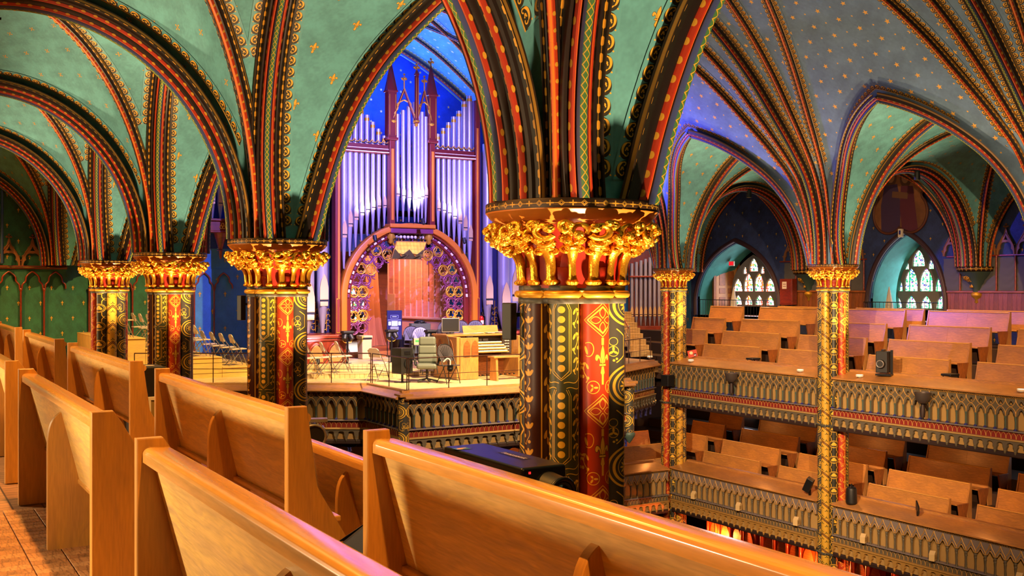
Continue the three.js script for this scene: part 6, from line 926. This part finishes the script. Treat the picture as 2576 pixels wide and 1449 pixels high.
{ const o = thing('rotating_gilt_candelabrum', 'small gilt candelabrum glowing under the lower gallery', 'candelabrum', P(24.3, 21.9, -12.0), 0); o.name = 'gilt_candelabrum'; mesh('stem', lathe([[.2, 0], [.05, .1], [.05, 1.9], [.09, 2.0], [.03, 2.2]], 10), M.gold, o); for (let k = 0; k < 6; k++) mesh('arm', tube([V(0, 1.9, 0), V(.2 * Math.cos(k * 1.05), 1.85, .2 * Math.sin(k * 1.05)), V(.3 * Math.cos(k * 1.05), 2.2, .3 * Math.sin(k * 1.05))], .02, 10, 6), M.gold, o); }
// thin blue pipe at the left edge of the end wall
one('blue_pipe', 'thin blue vertical pipe on the end wall at the left edge', 'pipe', cyl(.04, .04, 3.3, 2.93, EYE + .7, -33.0, 10), std({ color: '#2c4a86', roughness: .5 }));
// ---------------------------------------------------------------- lamps
const lampGlow = {};
const glow = (c, k = 5) => lampGlow[c + '_' + k] ??= new THREE.MeshStandardMaterial({ color: '#fff4e0', emissive: c, emissiveIntensity: k });
function canLamp(pos, to, color, cd, angle, pen, label, size = .09) {
  const o = thing('spotlight_can', label, 'spotlight', pos, 0, undefined), d = to.clone().sub(pos).normalize(), q = new THREE.Quaternion().setFromUnitVectors(V(0, 0, 1), d), place = g => g.applyQuaternion(q);
  mesh('can', place(new THREE.CylinderGeometry(size, size * .85, size * 2.4, 16, 1, true).rotateX(PI / 2).translate(0, 0, -size * 1.1)), M.black, o); mesh('back', place(new THREE.SphereGeometry(size * .85, 14, 8).translate(0, 0, -size * 2.2)), M.black, o);
  mesh('glowing_face', place(new THREE.CircleGeometry(size * .8, 16).translate(0, 0, -size * .3)), glow(color, 4), o); mesh('bracket', place(bx(size * 2.3, .012, .03, 0, 0, -size * 1.2)), M.blackMetal, o);
  spot(pos.clone().addScaledVector(d, .06), to, color, cd, angle, pen, 3); return o;
}
// dark bowls on the parapets, one to each bay
function bowl(X, t, label, m) {
  const o = thing('parapet_bowl', label, 'bowl', P(X, t, -2.62), 0, 'dark bowls on the gallery parapets');
  mesh('bowl', lathe([[0, -.22], [.1, -.2], [.17, -.1], [.2, .06], [.185, .06], [.15, -.08], [.08, -.16], [0, -.17]], 20), std({ color: '#5a504c', roughness: .35, metalness: .5 }), o); mesh('arm', bar(V(0, -.15, 0), V(m * .2, -.35, 0), .025), M.darkPaint, o); mesh('stem', lathe([[.05, -.55], [.07, -.4], [.04, -.24]], 10), M.darkPaint, o);
}
const midF = [[tFar.y, tFar.f], [tFar.f, tFar.g], [tFar.g, tFar.h]];
midF.forEach(([a, b], k) => bowl(21.86, (a + b) / 2, ['dark bowl on the opposite parapet beyond the right edge', 'dark bowl on the opposite parapet right of the orange column', 'dark bowl on the opposite parapet left of the orange column'][k], 1));
// round floodlights lying on the rails at either side of each column, shining up its shafts and into the vault
function railLamp(X, t, h, cd, label, tilt = 0) { const o = thing('round_floodlight', label, 'floodlight', P(X, t, h), 0, 'round floodlights on the gallery rails'); mesh('housing', cyl(.095, .105, .05, 0, 0, 0, 18), M.white, o); mesh('foot', cyl(.05, .06, .03, 0, -.03, 0, 12), M.greyMetal, o); mesh('glowing_face', new THREE.CircleGeometry(.085, 18).rotateX(-PI / 2).translate(0, .052, 0), glow('#ffd9a8', 3), o); spot(P(X, t, h + .09), P(X + tilt, t, h + 6), 0xffcf98, cd, .66, .35, 4); }
for (const [k, n] of [['z', 'column beyond the right edge'], ['a', 'nearest column'], ['b', 'second column'], ['c', 'third column'], ['d', 'last near column']]) for (const m of [-1, 1]) { if (k === 'z' && m < 0) continue; railLamp(XN - .05, tNear[k] + m * 1.4, -2.36, LI.railN, `round floodlight on the near rail, ${m < 0 ? 'before' : 'beyond'} the ${n}`, .7); }
for (const [k, n] of [['f', 'column beyond the right edge'], ['g', 'orange column'], ['h', 'red column']]) for (const m of [-1, 1]) railLamp(XF - .16, tFar[k] + m * 1.05, -2.36, LI.railF, `round white floodlight on the opposite rail, ${m < 0 ? 'right' : 'left'} of the ${n}`, -.4);
// lamps under the aisle arches
[tNear.z, tNear.a, tNear.b, tNear.c, tNear.d, 30.5].forEach((t, k) => canLamp(P(1.15, t + (k ? .42 : .5), 3.2), P(1.0, t + .5, -1.6), AMBER, LI.aisleN, 1.15, .5, `small lamp under the near aisle arch, ${['behind the camera', 'overhead', 'third', 'fourth', 'at the far left', 'by the green end wall'][k]}`));
[tFar.f, tFar.g, tFar.h, 31].forEach((t, k) => canLamp(P(25.4, t - .45, 3.1), P(25.2, t - .5, -1.6), WARM, LI.aisleF, 1.15, .6, `small lamp under the opposite aisle arch, ${['nearest', 'second', 'third', 'farthest'][k]}`));
// organ and stage
for (const [x, k] of [[-1.45, 0], [0, 1], [1.45, 2]]) canLamp(P(OX + x, OT - (x ? .9 : 1.05), 2.0 - Math.abs(x) * .35), P(OX + x, OT, 3.7), 0xc9bcff, LI.organUp, .55, .9, `small violet uplight on the organ arch, ${['left', 'middle', 'right'][k]}`, .06);
for (const m of [-1, 1]) canLamp(P(OX + m * 3.2, OT - 1.0, -1.95), P(OX + m * 3.2, OT + .1, 1.6), 0xc0b4ff, LI.organUp * .9, .6, .9, `small violet uplight below the ${m < 0 ? 'left' : 'right'} great pipes`, .06);
canLamp(P(10.5, 17, 6.2), P(OX - .3, OT, 2.0), 0x9c88ff, LI.organWash, .42, .8, 'violet wash lamp hung in the nave vault, aimed at the organ', .12);
canLamp(P(OX, 31.6, 4.4), P(OX + 1.5, 30.5, 9), 0x3a6cff, LI.vaultBlue, 1.3, .6, 'blue lamp behind the organ pinnacles lighting the vault', .1);
canLamp(P(17.2, 28.2, 3.6), P(21.2, 24.6, 4.4), 0x6a62ff, LI.vaultViolet, .7, .9, 'blue violet lamp beside the organ lighting the opposite vault', .1);
canLamp(P(13.5, 18.5, 6.6), P(13.2, 25.5, -2.3), 0xffd9a0, LI.stage, .42, .6, 'stage wash lamp hung in the nave vault', .12);
canLamp(P(10.6, 21, 7.3), P(7.2, 30, -1.6), 0xffd070, LI.stageL, .4, .6, 'stage wash lamp aimed at the left choir terraces', .12);
canLamp(P(10.0, 28.2, .6), P(8.9, 33.4, -.5), 0xd0e4ff, LI.azure, .6, .7, 'blue lamp lighting the azure wall panels', .06); canLamp(P(24.6, 30.2, 2.4), P(25.4, 33.4, 0), 0xc0dcff, LI.azure * .6, .6, .7, 'blue lamp lighting the end wall of the opposite aisle', .06);
canLamp(P(13.4, 30.2, 2.0), P(14.8, 32.4, -.6), 0xffb49a, LI.niche, .9, .8, 'pinkish lamp inside the organ arch lighting the panel screen', .06);
// lamps lighting the opposite parapets from the near arcade
canLamp(P(6.2, 10.3, 3.2), P(22.2, 22.5, -4.2), 0xffd6a8, LI.far, .36, .8, 'flood lamp on the near vault aimed at the opposite galleries', .12);
canLamp(P(6.2, 3.4, 3.2), P(24, 19, -2.6), 0xffc890, LI.far * .8, .36, .8, 'second flood lamp on the near vault aimed at the opposite galleries', .12);
// lower galleries and church floor
for (const [X, t, h, k] of [[23.3, 16.5, -3.98, 0], [23.3, 20.6, -3.98, 1], [23.3, 24.2, -3.98, 2], [23.3, 29, -3.98, 3]]) { const o = thing('ceiling_globe', `small amber globe lamp under the upper opposite gallery, ${['nearest', 'second', 'third', 'farthest'][k]}`, 'lamp', P(X, t, h), 0, 'amber globes under the gallery'); mesh('globe', new THREE.SphereGeometry(.07, 14, 10), glow('#ff9a40', 2), o); mesh('stem', cyl(.01, .01, .12, 0, .06, 0, 6), M.blackMetal, o); pointLight(P(X, t, h - .12), 0xff9a48, LI.lower, 3); }
for (const [X, t, k] of [[24.3, 17.5, 0], [24.3, 22.5, 1], [24.3, 27, 2]]) { const o = thing('floor_globe', `red-orange globe lamp over the church floor, ${['nearest', 'middle', 'farthest'][k]}`, 'lamp', P(X, t, -8.4), 0, 'globe lamps over the church floor'); mesh('globe', new THREE.SphereGeometry(.08, 14, 10), glow('#ff6a28', 2), o); mesh('stem', cyl(.01, .01, .9, 0, .07, 0, 6), M.blackMetal, o); pointLight(P(X, t, -8.55), 0xff6a2c, LI.floor, 3); }
for (const [X, k] of [[9.5, 0], [13.5, 1], [17.5, 2]]) { const o = thing('rear_globe', `amber globe lamp under the organ gallery, ${['left', 'middle', 'right'][k]}`, 'lamp', P(X, 28, -4.15), 0, 'globe lamps under the organ gallery'); mesh('globe', new THREE.SphereGeometry(.07, 14, 10), glow('#ff9a40', 2), o); mesh('stem', cyl(.01, .01, .2, 0, .06, 0, 6), M.blackMetal, o); pointLight(P(X, 28, -4.28), 0xff9a48, LI.lower * 1.2, 3); }
// wall sconces of the near aisle, behind the photographer
for (const [t, k] of [[5.6, 0], [10.6, 1], [16.5, 2], [28.6, 3]]) { const o = thing('wall_sconce', `warm glass wall sconce on the near aisle wall, ${['nearest the camera', 'second', 'third', 'by the end wall'][k]}`, 'sconce', P(-1.66, t, -.18), 0, 'wall sconces of the near aisle'); mesh('glass_shade', new THREE.SphereGeometry(.11, 16, 12).scale(1, 1.3, 1), glow('#ffc070', 2), o); mesh('hood', lathe([[.13, -.02], [.14, .1], [.08, .18], [0, .2]], 16), M.goldFlat, o); mesh('wall_plate', rbx(.04, .34, .16, -.07, 0, 0, .015), M.goldFlat, o); spot(P(-1.5, t, -.22), P(1.6, t - 1.0, -1.0), 0xffdca8, LI.sconce * 1.3, .95, .7, 6); }
canLamp(P(9.5, 9.5, 6.0), P(12.6, 22.2, -3.2), 0xffd0a0, LI.front, .3, .8, 'flood lamp hung in the nave vault, aimed at the organ gallery front', .12);
renderer.render(scene, camera);
